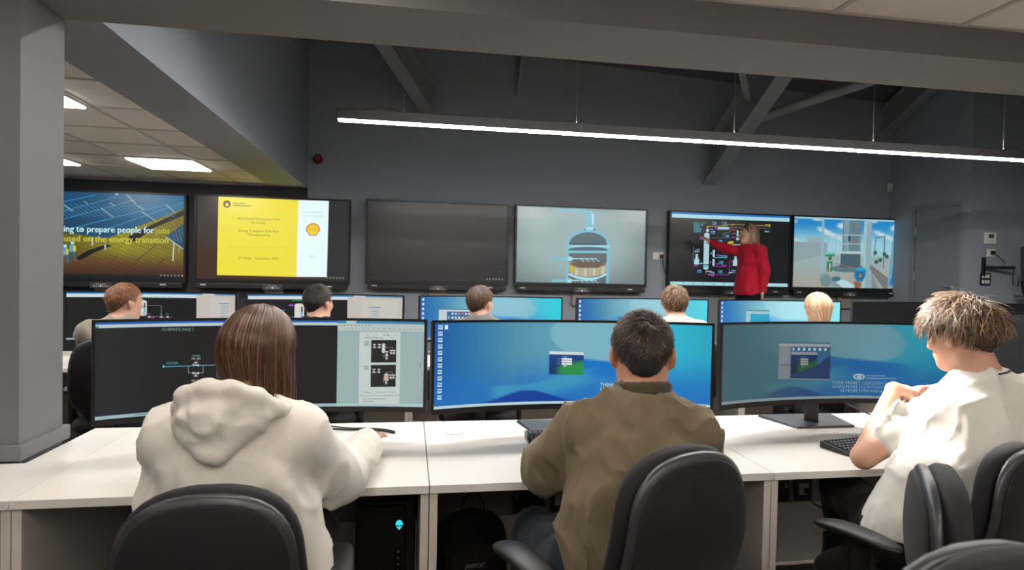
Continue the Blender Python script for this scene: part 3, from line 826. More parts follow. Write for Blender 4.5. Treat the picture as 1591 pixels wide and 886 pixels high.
    c.rect(643.5, 515, 645, 614, (160, 176, 178)); c.rect(643.3, 565, 645.2, 574, (110, 150, 170))
    return c
monitor(-0.535, 2.625, math.radians(6.4), 'curved monitor showing a black schematic beside a document page', canvas_m1())

def login_window(c, x0, y0, x1, y1, k=1.0):
    f = lambda t: tuple(int(v*k) for v in t)
    h = y1-y0; w = x1-x0
    n = 12
    for i in range(n):
        for j in range(n):
            u, v = (i+0.5)/n, (j+0.5)/n
            col = mix3((22, 70, 140), (16, 50, 96), v)
            g = sstep(0.5, 0.72, v+0.35*(u-0.3))*sstep(0.12, 0.4, u); col = mix3(col, (40, 138, 72), g)
            c.poly([(x0+w*i/n, y0+h*j/n), (x0+w*(i+1)/n, y0+h*j/n), (x0+w*(i+1)/n, y0+h*(j+1)/n), (x0+w*i/n, y0+h*(j+1)/n)], f(col)); c.layer -= 1
    c.up()
    c.rect(x0, y0, x1, y0+h*0.13, f((208, 214, 212)))
    c.text('Login', x0+w*0.38, y0+h*0.24, h*0.11, f((110, 200, 220)))
    for q in range(3): c.rect(x0+w*0.36, y0+h*(0.28+0.105*q), x0+w*0.66, y0+h*(0.36+0.105*q), f((220, 226, 226)))
    c.rect(x0+w*0.40, y0+h*0.60, x0+w*0.51, y0+h*0.65, f((200, 206, 206)))
    for q in range(3): c.rect(x0+w*0.22, y0+h*(0.31+0.105*q), x0+w*0.33, y0+h*(0.33+0.105*q), f((120, 150, 170)))

def motto(c, x, y, s, col, logo=True):
    """x = the divider between the two halves"""
    for k, (a, b) in enumerate((('THINK', 'MORE'), ('LEARN', 'MORE'), ('BE', 'MORE'))):
        yy = y+s*0.9*k
        c.text(b, x-s*0.4, yy, s, col, 'r'); c.text(b, x-s*0.36, yy, s, col, 'r')
        w = text_geo(b)[2]*s
        c.text(a, x-s*0.55-w, yy, s, col, 'r')
    for k, b in enumerate(('CREDENWY', 'LLWYDDWY', 'MWYNHAWY')):
        c.text(b, x+s*0.4, y+s*0.9*k, s, col)
    c.rect(x-0.35, y-s*0.9, x+0.35, y+s*1.9, col)
    c.text('www.', x-s*2.6, y+s*2.9, s*0.8, col, 'r'); c.rect(x-s*2.4, y+s*2.5, x+s*2.6, y+s*2.75, col)

def canvas_m2():
    c = Canvas(681, 1106.5, (507.5, 502.5, 500.5), (645.5, 630, 627))
    c.grid(lambda u, v: wallpaper(u, v, 1.0), 150, 44)
    taskbar(c, 0.968, (180, 206, 214))
    for k in range(6): c.urect(0.93+0.01*k, 0.976, 0.934+0.01*k, 0.99, (90, 120, 140))
    for k in range(12):
        y = 0.025+0.074*k
        c.urect(0.012, y, 0.027, y+0.05, (178, 206, 222)); c.urect(0.014, y+0.012, 0.025, y+0.03, (96, 150, 190))
        if k == 0: c.urect(0.034, y, 0.046, y+0.05, (214, 226, 230))
    login_window(c, 858.5, 548.5, 912.5, 584.5)
    motto(c, 985, 600.5, 7.4, (190, 216, 228))
    c.ell(990, 587, 8, 5.5, (190, 216, 228)); c.rect(1000, 588, 1040, 588.8, (180, 208, 220)); c.rect(1000, 585, 1034, 586, (180, 208, 220))
    return c
monitor(0.692, 2.62, math.radians(-2.3), 'curved monitor with bright blue wallpaper in front of the olive sweatshirt', canvas_m2())

def canvas_m3():
    c = Canvas(1131, 1478, (500, 498.5, 500), (626, 611, 612))
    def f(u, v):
        w = wallpaper(u, v, 0.80)  # slanted-view dimming and washed-out left side put into the colours
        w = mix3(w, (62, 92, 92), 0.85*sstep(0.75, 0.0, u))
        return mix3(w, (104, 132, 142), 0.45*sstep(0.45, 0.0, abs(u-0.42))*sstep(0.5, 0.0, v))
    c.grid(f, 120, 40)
    c.urect(0, 0.965, 1, 1, (120, 136, 140))
    c.rect(1227, 526, 1308, 583, (112, 118, 128)); c.rect(1227, 526, 1307, 529, (62, 108, 118)); c.rect(1227, 529, 1307, 532.5, (140, 146, 150))
    c.rect(1246, 533.5, 1308, 581.5, (40, 84, 116))
    for k in range(7): c.rect(1249+8.2*k, 535, 1252.5+8.2*k, 539, (168, 186, 190))
    c.poly([(1290, 560), (1308, 545), (1308, 581), (1246, 581), (1246, 578)], (24, 50, 88))
    login_window(c, 1247, 541, 1287.5, 575.5, 0.62)
    for k in range(6): c.rect(1230, 533+4*k, 1240-(k % 3), 534+4*k, (134, 138, 142))
    c.rect(1229, 560.5, 1245, 561.6, (70, 78, 86))
    c.ell(1350.5, 577, 8.6, 4.6, (150, 170, 178)); c.ell(1350.5, 577, 6.0, 3.0, (72, 120, 140)); c.ell(1350.5, 577.4, 3.2, 2.4, (150, 170, 178))
    c.rect(1361, 574.6, 1388, 575.8, (122, 150, 162)); c.rect(1361, 578.4, 1402, 579.6, (122, 150, 162))
    motto(c, 1351.5, 588.5, 6.6, (122, 150, 162))
    return c
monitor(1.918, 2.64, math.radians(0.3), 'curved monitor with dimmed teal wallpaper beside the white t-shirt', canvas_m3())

# ---- back row
def canvas_row2_schem(x0, x1, yt, yb, sx, tank, seed):
    c = Canvas(x0, x1, (yt, yt-1.0, yt+1), (yb, yb-3, yb))
    W = x1-x0
    c.urect(0, 0, 1, 1, (16, 17, 18))
    c.urect(0, 0, sx, 0.03, (40, 120, 180)); c.urect(0, 0.03, sx, 0.10, (206, 218, 220))
    c.text('CRUDE UNIT PROCESS', x0+W*(tank-0.02), yt+8.6, 4.6, (40, 190, 130), width=W*0.22)
    tx = x0+W*tank
    c.rect(tx, yt+15, tx+14, yt+38, (214, 212, 206)); c.ell(tx+7, yt+15, 7, 2.8, (214, 212, 206)); c.ell(tx+7, yt+38, 7, 2.8, (200, 198, 192)); c.rect(tx+9.6, yt+17, tx+12, yt+26, (60, 60, 60)); c.rect(tx+9.6, yt+26, tx+12, yt+37, (90, 170, 200))
    c.line([(tx+16, yt+22), (tx+36, yt+22), (tx+36, yt+42)], 0.8, (130, 132, 132)); c.line([(tx+7, yt+41), (tx+52, yt+43)], 0.8, (120, 124, 124))
    for k, q in enumerate((18, 36, 46)):
        c.poly([(tx+q-2.5, yt+44), (tx+q, yt+40), (tx+q+2.5, yt+44)], (200, 200, 200)); c.text('FV', tx+q-2, yt+38.5, 3.2, (80, 160, 200))
    c.rect(tx+22, yt+43, tx+26, yt+45, (170, 60, 160))
    for k, q in enumerate((-30, -16)):
        c.poly([(tx+q-3, yt+31), (tx+q, yt+27), (tx+q+3, yt+31)], (200, 200, 200)); c.poly([(tx+q-3, yt+36), (tx+q, yt+40), (tx+q+3, yt+36)], (200, 200, 200)); c.text('HV', tx+q-2, yt+24, 3.4, (80, 150, 180))
    c.line([(tx-44, yt+33.5), (tx, yt+33.5)], 0.7, (90, 130, 150))
    c.rect(tx-8, yt+14, tx-2, yt+16.5, (180, 60, 200))
    c.urect(sx, 0, 1, 1, (192, 186, 176)); c.urect(sx, 0, 1, 0.03, (70, 140, 180)); c.urect(sx+0.04, 0, sx+0.12, 0.03, (200, 204, 200))
    c.urect(sx+0.09, 0.10, 0.97, 1, (196, 192, 184))
    c.rect(x0+W*(sx+0.145), yt+17, x0+W*(sx+0.225), yt+18.3, (60, 120, 160))
    for k in range(8): c.rect(x0+W*(sx+0.16), yt+20+3.0*k, x0+W*(sx+0.215), yt+21.5+3.0*k, (150, 164, 172) if k % 2 else (168, 178, 184))
    c.urect(0, 0.965, 1, 1, (150, 180, 188))
    return c
def canvas_row2_desk(x0, x1, yt, yb, k=1.0, win=None, light=0.0):
    c = Canvas(x0, x1, (yt, yt-1.0, yt), (yb, yb-3, yb))
    def f(u, v):
        w = wallpaper(u, v, 1.05*k)
        w = mix3(w, (150, 200, 212), 0.55*sstep(0.5, 0.0, abs(u-0.55))*sstep(0.9, 0.1, v))
        w = mix3(w, (40, 205, 215), sstep(0.80, 0.97, u)*0.85*sstep(1.0, 0.4, v))
        return mix3(w, (190, 244, 250), light*sstep(0.25, 0.7, u)*0.9)
    c.grid(f, 60, 18); taskbar(c, 0.96, (170, 204, 214))
    for q in range(8): c.urect(0.012, 0.03+0.11*q, 0.026, 0.09+0.11*q, (200, 220, 230))
    if win == 'icons':
        X = lambda a: x0+(x1-x0)*a
        c.rect(X(0.132), yt+17, X(0.36), yt+58, (190, 202, 204)); c.rect(X(0.132), yt+17, X(0.36), yt+18.2, (40, 80, 110))
        c.rect(X(0.19), yt+21, X(0.352), yt+58, (36, 100, 150)); c.poly([(X(0.28), yt+58), (X(0.352), yt+24), (X(0.352), yt+58)], (20, 44, 70))
        for i in range(7):
            for j in range(4): c.rect(X(0.20)+5.2*i, yt+22.5+6*j, X(0.20)+7.8*i*0.0+5.2*i+2.6, yt+25.6+6*j, random.choice([(220, 226, 226), (190, 200, 206), (90, 170, 210), (200, 120, 90)]))
    elif win == 'small':
        X = lambda a: x0+(x1-x0)*a
        c.rect(X(0.33), yt+24, X(0.46), yt+44, (50, 120, 170)); c.rect(X(0.33), yt+24, X(0.58), yt+26, (80, 160, 200)); c.rect(X(0.38), yt+27, X(0.44), yt+33, (200, 214, 216))
    elif win == 'window':
        X = lambda a: x0+(x1-x0)*a
        c.rect(X(0.25), yt+13, X(0.455), yt+56, (160, 196, 206)); c.rect(X(0.25), yt+13, X(0.455), yt+15, (90, 140, 170)); c.rect(X(0.29), yt+19, X(0.455), yt+56, (30, 160, 190)); c.poly([(X(0.33), yt+50), (X(0.455), yt+28), (X(0.455), yt+56)], (24, 100, 180))
    return c
def canvas_off(): 
    c = Canvas(0, 100, (0, 0, 0), (30, 30, 30)); c.urect(0, 0, 1, 1, (7, 7, 7)); return c
def canvas_grey():
    c = Canvas(0, 100, (0, 0, 0), (30, 30, 30)); c.urect(0, 0, 1, 1, (84, 84, 82)); return c
R2Y = 5.13
monitor(-3.14, R2Y, 0.05, 'curved monitor with a plain grey screen half hidden by the column', canvas_grey())
monitor(-1.885, R2Y, 0.0, 'far curved monitor with a schematic, before the cropped ginger-haired student', canvas_row2_schem(122, 377, 455, 540, 0.74, 0.38, 1))
monitor(-0.632, R2Y, 0.0, 'far curved monitor with a schematic, before the student with a faded haircut', canvas_row2_schem(393, 626, 460, 530, 0.625, 0.285, 2))
monitor(0.672, R2Y+0.03, 0.0, 'far curved monitor with app icons, before the student in dark grey', canvas_row2_desk(650, 868, 463, 527, 1.0, 'icons'))
monitor(1.978, R2Y+0.03, 0.0, 'far curved monitor with pale blue wallpaper, before the tousled brown-haired student', canvas_row2_desk(890, 1089, 463, 525, 0.98, 'small', 0.25))
monitor(3.262, R2Y+0.03, 0.0, 'far curved monitor with the brightest cyan wallpaper, before the blonde ponytail', canvas_row2_desk(1110, 1292, 463, 524, 1.05, 'window', 0.75))
monitor(4.52, R2Y-0.02, 0.0, 'switched-off black monitor right of the blonde ponytail', canvas_off())
monitor(5.75, R2Y-0.02, 0.0, 'switched-off black monitor furthest right in the back row', canvas_off())

# ------------------------------------------------------------------ large wall screens
TVW, TVH, TVD = 1.715, 1.0, 0.085
SW, SH = 1.662, 0.936
TVF = mat('tv_frame', '#161718', 0.35, spec=0.5, var=0.03)
TVB = mat('tv_tray', '#1d1e20', 0.4, var=0.03)
def tv_map(u, v, off): return ((u-0.5)*SW, -TVD-0.012-off, 0.044+(1-v)*SH)
def make_tv():
    t = thing('wall_screen', 'x', 'screen', (0, 0, 0), 0, 'large wall screens')
    MB().box(-TVW/2, TVW/2, -TVD-0.011, -0.012, 0, TVH).build('housing', TVF, t, bevel=0.008)
    f = MB(); a = 0.020
    f.box(-TVW/2, TVW/2, -TVD-0.026, -TVD-0.011, 0.0, 0.042).box(-TVW/2, TVW/2, -TVD-0.026, -TVD-0.011, TVH-a, TVH)
    f.box(-TVW/2, -TVW/2+a+0.005, -TVD-0.026, -TVD-0.011, 0.042, TVH-a).box(TVW/2-a-0.005, TVW/2, -TVD-0.026, -TVD-0.011, 0.042, TVH-a)
    f.build('frame', TVF, t)
    MB().box(-TVW/2+0.03, TVW/2-0.03, -TVD-0.05, -0.02, -0.062, -0.004).build('speaker_bar', TVB, t, bevel=0.006)
    cp = MB().box(-0.11, 0.11, -TVD-0.062, -TVD-0.05, -0.075, -0.012).build('control_panel', DGREY, t, bevel=0.008)
    for k in range(7):
        MB().disk((-0.066+0.022*k, -TVD-0.064, -0.05), 0.0055 if k != 3 else 0.008, 0.002, 12, 'y').build('button', mat('button_lit', '#9fd8ee', 0.4, emit='#9fdcf0', estr=0.8) if k == 3 else WHITEP, cp)
    vs, fs, w = text_geo('Promethean'); sc = 0.10/w
    MB().add([(-0.05+x*sc, -TVD-0.0632, -0.034+y*sc) for x, y in vs], fs).build('maker_lettering', WHITEP, cp)
    MB().box(-0.10, 0.10, -0.06, -0.012, -0.24, -0.063).build('mount_plate', mat('mount_plate_beige', '#8a8079', 0.5, var=0.03), t, bevel=0.003)
    for s in (-0.78, 0.60): MB().box(s, s+0.06, -TVD-0.052, -TVD-0.05, -0.03, -0.018).build('port_cover', WHITEP, t)
    return t
tv0 = make_tv(); _ftv = [True]
def tv(x, z, label, c):
    t = tv0 if _ftv[0] else copy_tree(tv0); _ftv[0] = False
    place(t, (x, YF, z), 0, label)
    c.build('display', tv_map, SCR_T, t)
def osd(c, y=None):
    for k in range(6): c.urect(0.855+0.022*k, 0.955, 0.865+0.022*k, 0.97, (150, 156, 160))

def tv1():
    c = Canvas(40, 285.5, (298.3, 302, 306), (422.3, 424, 425.5))
    def g(u, v):
        col = ramp([(0, (72, 62, 26)), (0.3, (96, 90, 26)), (0.62, (140, 136, 34)), (1, (112, 102, 28))], u)
        col = mix3(col, (92, 62, 30), sstep(0.62, 0.85, v-0.12*(u-0.5)))
        col = mix3(col, (46, 26, 18), sstep(0.80, 1.0, v)*0.8)
        n = math.sin(u*140+v*60)*math.sin(v*190-u*50); return tuple(max(0, x*(1+0.16*n)) for x in col)
    c.grid(g, 110, 60)
    # furrows and shadow
    for a, b in (((186, 421), (244, 376)), ((232, 420), (256, 396)), ((150, 419), (186, 392))): c.line([a, b], 1.2, (66, 52, 24))
    c.poly([(122, 396), (140, 385), (168, 376), (176, 378), (150, 388), (128, 400)], (22, 20, 16))
    c.poly([(202, 363), (285.5, 326), (285.5, 334), (240, 352), (210, 372), (200, 372)], (26, 26, 22))
    # panel field
    n = 26
    for i in range(n):
        xa, xb = 40+i*(246/n), 40+(i+1)*(246/n)
        def bot(x): return 350+min(1, max(0, (x-40)/130))*18 if x < 168 else 368-(x-168)*0.378
        col = mix3((18, 40, 66), (34, 110, 150), (i/n)); top = mix3((24, 66, 100), (28, 100, 140), i/n)
        c.polyc([(xa, 297), (xb, 297), (xb, bot(xb)), (xa, bot(xa))], [top, top, col, col]); c.layer -= 1
    c.up()
    for k in range(26):   # cell lines
        x = 40+8*k; c.line([(x, 318+max(0, 0.0*k)), (x+30, 318+30*0.62)], 0.8, (60, 130, 166)); c.layer -= 1
    c.up()
    for k, (a, b) in enumerate((((40, 345), (182, 308)), ((40, 357), (210, 312)), ((100, 357), (260, 318)), ((150, 360), (285, 315)), ((40, 330), (150, 305)))): c.line([a, b], 1.1, (54, 134, 180))
    for a, b in (((102, 318), (118, 329)), ((159, 324), (178, 337)), ((198, 305), (212, 318)), ((213, 320), (224, 326)), ((221, 329), (243, 343)), ((134, 314), (140, 318)), ((258, 319), (272, 330)), ((172, 316), (180, 321))): c.line([a, b], 1.1, (150, 178, 170))
    c.ell(183, 303.6, 2.2, 1.6, (120, 200, 220))
    # right hand panel on posts
    c.poly([(258, 365), (285.5, 346), (285.5, 383)], (30, 70, 96))
    for k in range(5): c.line([(262+5*k, 363-3.4*k), (270+4*k, 371+2*k-1.5*k)], 0.8, (80, 130, 150))
    c.line([(258, 365), (285.5, 383)], 1.4, (190, 200, 196)); c.line([(270.5, 374), (269, 400)], 2.0, (196, 198, 180)); c.line([(279, 380), (278, 388)], 1.2, (170, 170, 150))
    for x, y0, y1 in ((166, 376, 384), (147, 366, 378), (132, 352, 356)): c.line([(x, y0), (x, y1)], 2.4, (176, 190, 190))
    # three workers in the field
    def worker(x, y, s, hi):
        c.ell(x, y, 2.6*s, 2.4*s, (170, 214, 224)); c.poly([(x-4*s, y+3*s), (x+3*s, y+3*s), (x+4*s, y+12*s), (x-4*s, y+13*s)], (110, 160, 170)); c.poly([(x+1*s, y+3*s), (x+5*s, y+4*s), (x+5*s, y+11*s), (x+2*s, y+12*s)], hi)
        c.poly([(x-4*s, y+12*s), (x, y+12*s), (x-3*s, y+24*s), (x-6*s, y+24*s)], (44, 84, 96)); c.poly([(x, y+12*s), (x+4*s, y+12*s), (x+6*s, y+23*s), (x+3*s, y+24*s)], (54, 96, 108))
    worker(117.5, 374.5, 1.05, (210, 200, 60)); worker(107, 379, 1.05, (190, 190, 60)); worker(99, 383, 1.1, (200, 196, 60))
    c.line([(103, 398), (101, 422)], 3, (60, 84, 90))
    for dx, col in ((0.5, (14, 34, 44)), (0, (196, 236, 242))):
        c.text('Helping to prepare people for', 239.5+dx, 360+dx, 13.2, col, 'r', slope=0.014)
    c.text('Helping to prepare people for', 240.1, 360, 13.2, (196, 236, 242), 'r', slope=0.014)
    c.text('jobs', 242.5, 360.4, 13.2, (200, 194, 70), slope=0.014)
    c.text('focused on the energy transition', 261.5, 374.2, 13.2, (204, 198, 72), 'r', slope=0.014); c.text('focused on the energy transition', 261.9, 374.2, 13.2, (204, 198, 72), 'r', slope=0.014)
    c.urect(0, 0.965, 1, 1, (24, 26, 28)); osd(c)
    c.ell(284, 421, 1.3, 1.3, (220, 150, 70))
    return c
def tv2():
    c = Canvas(311, 536.5, (308, 310, 313), (433, 434.5, 437))
    c.grid(lambda u, v: mix3(mix3((44, 36, 30), (62, 40, 26), sstep(0.3, 0.75, v)), (40, 40, 42), sstep(0.6, 0.9, u)), 20, 12)  # dark brown room reflection painted into the screen background
    c.poly([(341.5, 308), (459.5, 311.5), (458.5, 430), (340.5, 427.5)], (238, 222, 62))
    c.poly([(459.5, 311.5), (506, 312.5), (504.5, 430.5), (458.5, 430)], (232, 250, 252))
    c.ell(354, 319.5, 5.6, 5.6, (96, 88, 30)); c.ell(354, 320.4, 2.4, 2.6, (238, 222, 62))
    c.rect(362.5, 317.6, 381, 319, (130, 120, 40)); c.rect(362.5, 321, 389, 322.4, (130, 120, 40))
    T = (122, 112, 60)
    for s, y, w in (('Work System Environment Tour', 343, 64), ('St Austin', 348.8, 20), ('Energy Transition Skills Hub', 361.5, 60), ('Manufacturing', 367.5, 33), ('27 Week   September 2023', 403.5, 60)):
        c.text(s, 401, y, 5.6, T, 'c', width=w, slope=0.01)
    c.rect(356, 383.6, 445, 385, (226, 210, 60))
    c.text('Where students', 482, 331.5, 5, (186, 210, 218), 'c', width=33); c.text('meet energy skills', 482, 337, 5, (186, 210, 218), 'c', width=33)
    c.text('SHE', 481.5, 400.5, 5, (150, 196, 222), 'c')
    # scallop emblem, red outline with yellow ribs
    def scallop(s, col):
        pts = []
        for k in range(33):
            a = math.pi*(1.06-1.12*k/32); r = 10.4*s+0.5*abs(math.sin(k*math.pi/4.0))*s
            pts.append((482.5+r*math.cos(a)*1.0, 357.5-r*math.sin(a)*0.98))
        pts += [(482.5+6.9*s, 357.5+5.2*s), (482.5+6.4*s, 357.5+8.6*s), (482.5-6.4*s, 357.5+8.6*s), (482.5-6.9*s, 357.5+5.2*s)]
        uvs = [c.uv(482.5, 357.5)]+[c.uv(*p) for p in pts]; n = len(pts)
        c._add(uvs, lin(col), [(0, 1+i, 1+(i+1) % n) for i in range(n)]); c.up()
    scallop(1.0, (206, 96, 74)); scallop(0.84, (240, 214, 54))
    for k in range(7):
        a = math.pi*(0.87-0.74*k/6); c.line([(482.5+3.6*math.cos(a), 362.5-4.2*math.sin(a)), (482.5+8.6*math.cos(a), 357.5-8.4*math.sin(a))], 0.5, (206, 130, 60))
    osd(c)
    return c
def tv3():
    c = Canvas(571, 788, (313, 316, 320), (438, 440, 442))
    c.grid(lambda u, v: mix3(mix3((30, 30, 32), (40, 33, 26), 0.8*sstep(0.1, 0.6, v)*sstep(1.0, 0.5, u)), (30, 31, 33), sstep(0.85, 1.0, v)), 24, 14)  # brownish reflection painted into the blank screen's colours
    c.urect(0, 0.955, 1, 1, (34, 36, 38)); osd(c)
    c.ell(779, 425, 1.6, 1.4, (120, 50, 30))
    return c
def tv4():
    c = Canvas(803.5, 1005.5, (321, 324.5, 328), (441, 442.5, 444))
    def g(u, v):
        col = mix3((150, 172, 174), (112, 126, 128), sstep(0.25, 0.62, math.hypot((u-0.45)*0.9, (v-0.45)*0.8)))
        return mix3(col, (206, 214, 210), 0.55*sstep(0.32, 0.0, math.hypot(u-0.08, v*0.7))+0.55*sstep(0.32, 0.0, math.hypot(u-0.95, v*0.7)))
    c.grid(g, 48, 28)
    B = (120, 186, 204); Bd = (74, 120, 136); Bl = (166, 216, 226)
    # overhead pipe and neck
    c.poly([(862, 325.2), (905, 325.6), (918, 328), (922, 334), (923, 350), (911, 350), (911, 338), (908, 332), (900, 329.6), (862, 328.5)], B)
    c.poly([(917, 329), (922, 334), (923, 350), (919, 350), (919, 338)], Bl)
    c.rect(906, 351, 926, 354.5, B); c.rect(907, 356, 925, 359, Bd); c.rect(910, 354, 922, 358, Bl)
    # dome and shell
    pts = [(880, 444), (880, 382)]+[(914-34*math.cos(math.pi*k/18), 380-22*math.sin(math.pi*k/18)) for k in range(19)]+[(948, 444)]
    c.poly(pts, B)
    pts = [(884, 382)]+[(914-30*math.cos(math.pi*k/18), 381-19*math.sin(math.pi*k/18)) for k in range(19)]+[(944, 382)]
    c.poly(pts, (84, 104, 112)); c.ell(914, 381.5, 30, 2.4, (64, 84, 92))
    c.rect(883, 382, 948, 389.5, B); c.rect(884, 383, 948.5, 385, Bl); c.ell(914, 389.5, 31, 4.5, (70, 96, 106)); c.rect(884, 395, 944, 444, (92, 100, 104))
    c.rect(886, 391, 948, 394.5, B); c.poly([(884, 409), (944, 411), (944, 424), (930, 431), (912, 433), (896, 430), (884, 424)], (168, 160, 138))
    c.poly([(884, 412), (910, 405), (944, 412), (930, 418), (900, 418)], (104, 88, 70))
    for k in range(8): c.rect(887+7*k, 418+2.0*math.sin(k*0.5), 892+7*k, 429+2.4*math.sin(k*0.45), (198, 190, 168) if k % 2 else (176, 166, 140))
    c.poly([(885, 414), (893, 416), (893, 426), (885, 424)], (190, 176, 70))
    c.poly([(884, 426), (896, 431), (914, 434), (932, 432), (944, 426), (944, 430), (930, 436), (914, 438), (896, 435), (884, 430)], Bl)
    for y in (404, 438.5):
        c.rect(858, y-2, 886, y+2, B); c.ell(886, y, 4, 3.6, Bl); c.rect(886, y-1.2, 928, y+0.6, Bl)
        for k in range(4): c.line([(900+8*k, y-1), (908+8*k, y+4)], 2.0, (126, 176, 190))
    return c
def tv5():
    c = Canvas(1044, 1225, (330.6, 334, 338), (445, 446.5, 448))
    c.urect(0, 0, 1, 1, (20, 21, 22))
    c.urect(0, 0, 1, 0.025, (30, 110, 190)); c.urect(0, 0.025, 1, 0.075, (164, 212, 222)); c.urect(0, 0.955, 1, 1, (164, 212, 222))
    for k in range(8): c.urect(0.02+0.085*k, 0.967, 0.03+0.085*k, 0.985, (60, 150, 190))
    CY, W_, MG, YL, GR = (110, 190, 214), (170, 206, 214), (150, 60, 170), (206, 186, 50), (40, 170, 90)
    c.text('OVERVIEW 1 PAGE 1', 1075, 348.6, 3.2, GR, width=22)
    for k, s in enumerate(('CDU & ', 'VDU', 'OVER', 'VIEW')): c.text(s, 1077.5, 352+3.5*k, 4.6, (90, 190, 226))
    # main column
    c.rect(1093.5, 366, 1101.5, 418, W_); c.ell(1097.5, 366, 4, 3, W_); c.ell(1097.5, 418, 4, 3, W_); c.rect(1093, 412.5, 1102, 414, (24, 24, 24)); c.rect(1093.6, 414.5, 1101.5, 417.5, (60, 190, 210))
    c.ell(1098.3, 359.5, 2.4, 2.4, W_)
    c.line([(1098.3, 357), (1098.3, 353), (1114, 353), (1128, 351.5), (1128, 350), (1160, 350.5), (1194, 353)], 0.9, (170, 140, 70))
    for x, y in ((1098.3, 354), (1136.5, 350.3), (1194, 353)): c.ell(x, y, 1.3, 1.2, YL)
    c.rect(1115, 354.2, 1129.5, 357.8, W_); c.ell(1115, 356, 2, 1.8, W_); c.ell(1129.5, 356, 2, 1.8, W_)
    def tag_(x, y, w=6, col=CY): c.rect(x, y, x+w*0.55, y+2.0, (56, 120, 160)); c.rect(x+w*0.6, y+0.4, x+w, y+2.2, col)
    for x, y in ((1105, 346), (1120.5, 346.2), (1103.5, 360), (1125, 366), (1115, 374.6), (1081, 388.4), (1117, 407.5), (1116, 422), (1136, 421), (1104, 424.5), (1084, 421), (1166, 384)): tag_(x, y); tag_(x, y+2.8, 6.5, (70, 140, 180))
    for x, y in ((1101, 356.5), (1109, 354.6), (1087, 370.4), (1087, 372.4), (1136, 363.5), (1136, 369.5), (1131, 381.4), (1112, 397.3), (1112, 411.3), (1121, 413.5), (1079, 414.2), (1105, 430)): c.rect(x, y, x+5.2, y+1.7, MG)
    c.rect(1134, 357.4, 1142, 359, (190, 40, 40)); c.rect(1131.5, 376.5, 1138, 380.5, (196, 180, 50)); c.ell(1130.8, 379, 1.2, 1.2, YL)
    c.rect(1143, 359.4, 1145.6, 369, W_); c.ell(1144.4, 372.8, 2.3, 2.3, W_); c.ell(1153.5, 361.5, 2.4, 2.4, W_); c.ell(1148.5, 361.4, 1.1, 1.1, YL)
    c.rect(1138.5, 381.4, 1147.5, 384.6, W_); c.ell(1138.5, 383, 1.8, 1.7, W_); c.ell(1147.5, 383, 1.8, 1.7, W_)
    c.line([(1153.5, 364), (1153.5, 379), (1148, 379.5)], 0.7, (130, 140, 140)); c.line([(1103, 371), (1122, 371), (1122, 364), (1132, 362), (1132, 354.5), (1194, 357)], 0.6, (120, 130, 130))
    # strippers
    for x, y0, y1 in ((1107, 391, 400), (1107, 405.5, 414)): c.rect(x, y0, x+3, y1, W_); c.ell(x+1.5, y0, 1.5, 1.2, W_); c.ell(x+1.5, y1, 1.5, 1.2, W_)
    c.ell(1104.6, 395.5, 1.2, 1.2, CY); c.ell(1104, 409.5, 1.3, 1.3, MG)
    c.line([(1108.5, 402), (1128.5, 402), (1128.5, 399.6), (1117, 399)], 1.2, (80, 170, 200)); c.line([(1108.5, 416), (1128, 416), (1128, 413.4)], 0.9, MG)
    # furnaces
    for x, y in ((1083, 398), (1142, 400)): c.rect(x-1.6, y-1.5, x+1.6, y+6, W_); c.poly([(x-1.6, y+4), (x+1.6, y+4), (x+3.8, y+8), (x+3.8, y+15), (x-3.8, y+15), (x-3.8, y+8)], W_)
    c.line([(1078, 384), (1078, 407), (1079.5, 407)], 0.6, (80, 140, 160)); c.line([(1087, 411.5), (1093, 411.5)], 0.7, CY); c.ell(1090, 411.3, 1.2, 1.2, CY)
    c.line([(1097.5, 421), (1097.5, 428.6), (1133, 429.4), (1133, 407.5), (1138, 407.5)], 0.8, MG); c.ell(1102.4, 428.8, 1.0, 1.0, (220, 150, 80))
    for x, y in ((1079, 392), (1097, 423), (1101, 423.5), (1132, 425)): c.rect(x, y, x+6, y+1.5, (176, 180, 180))
    c.rect(1186, 350.2, 1194, 351.4, (200, 180, 60)); c.rect(1186, 360.5, 1193, 362, CY)
    return c
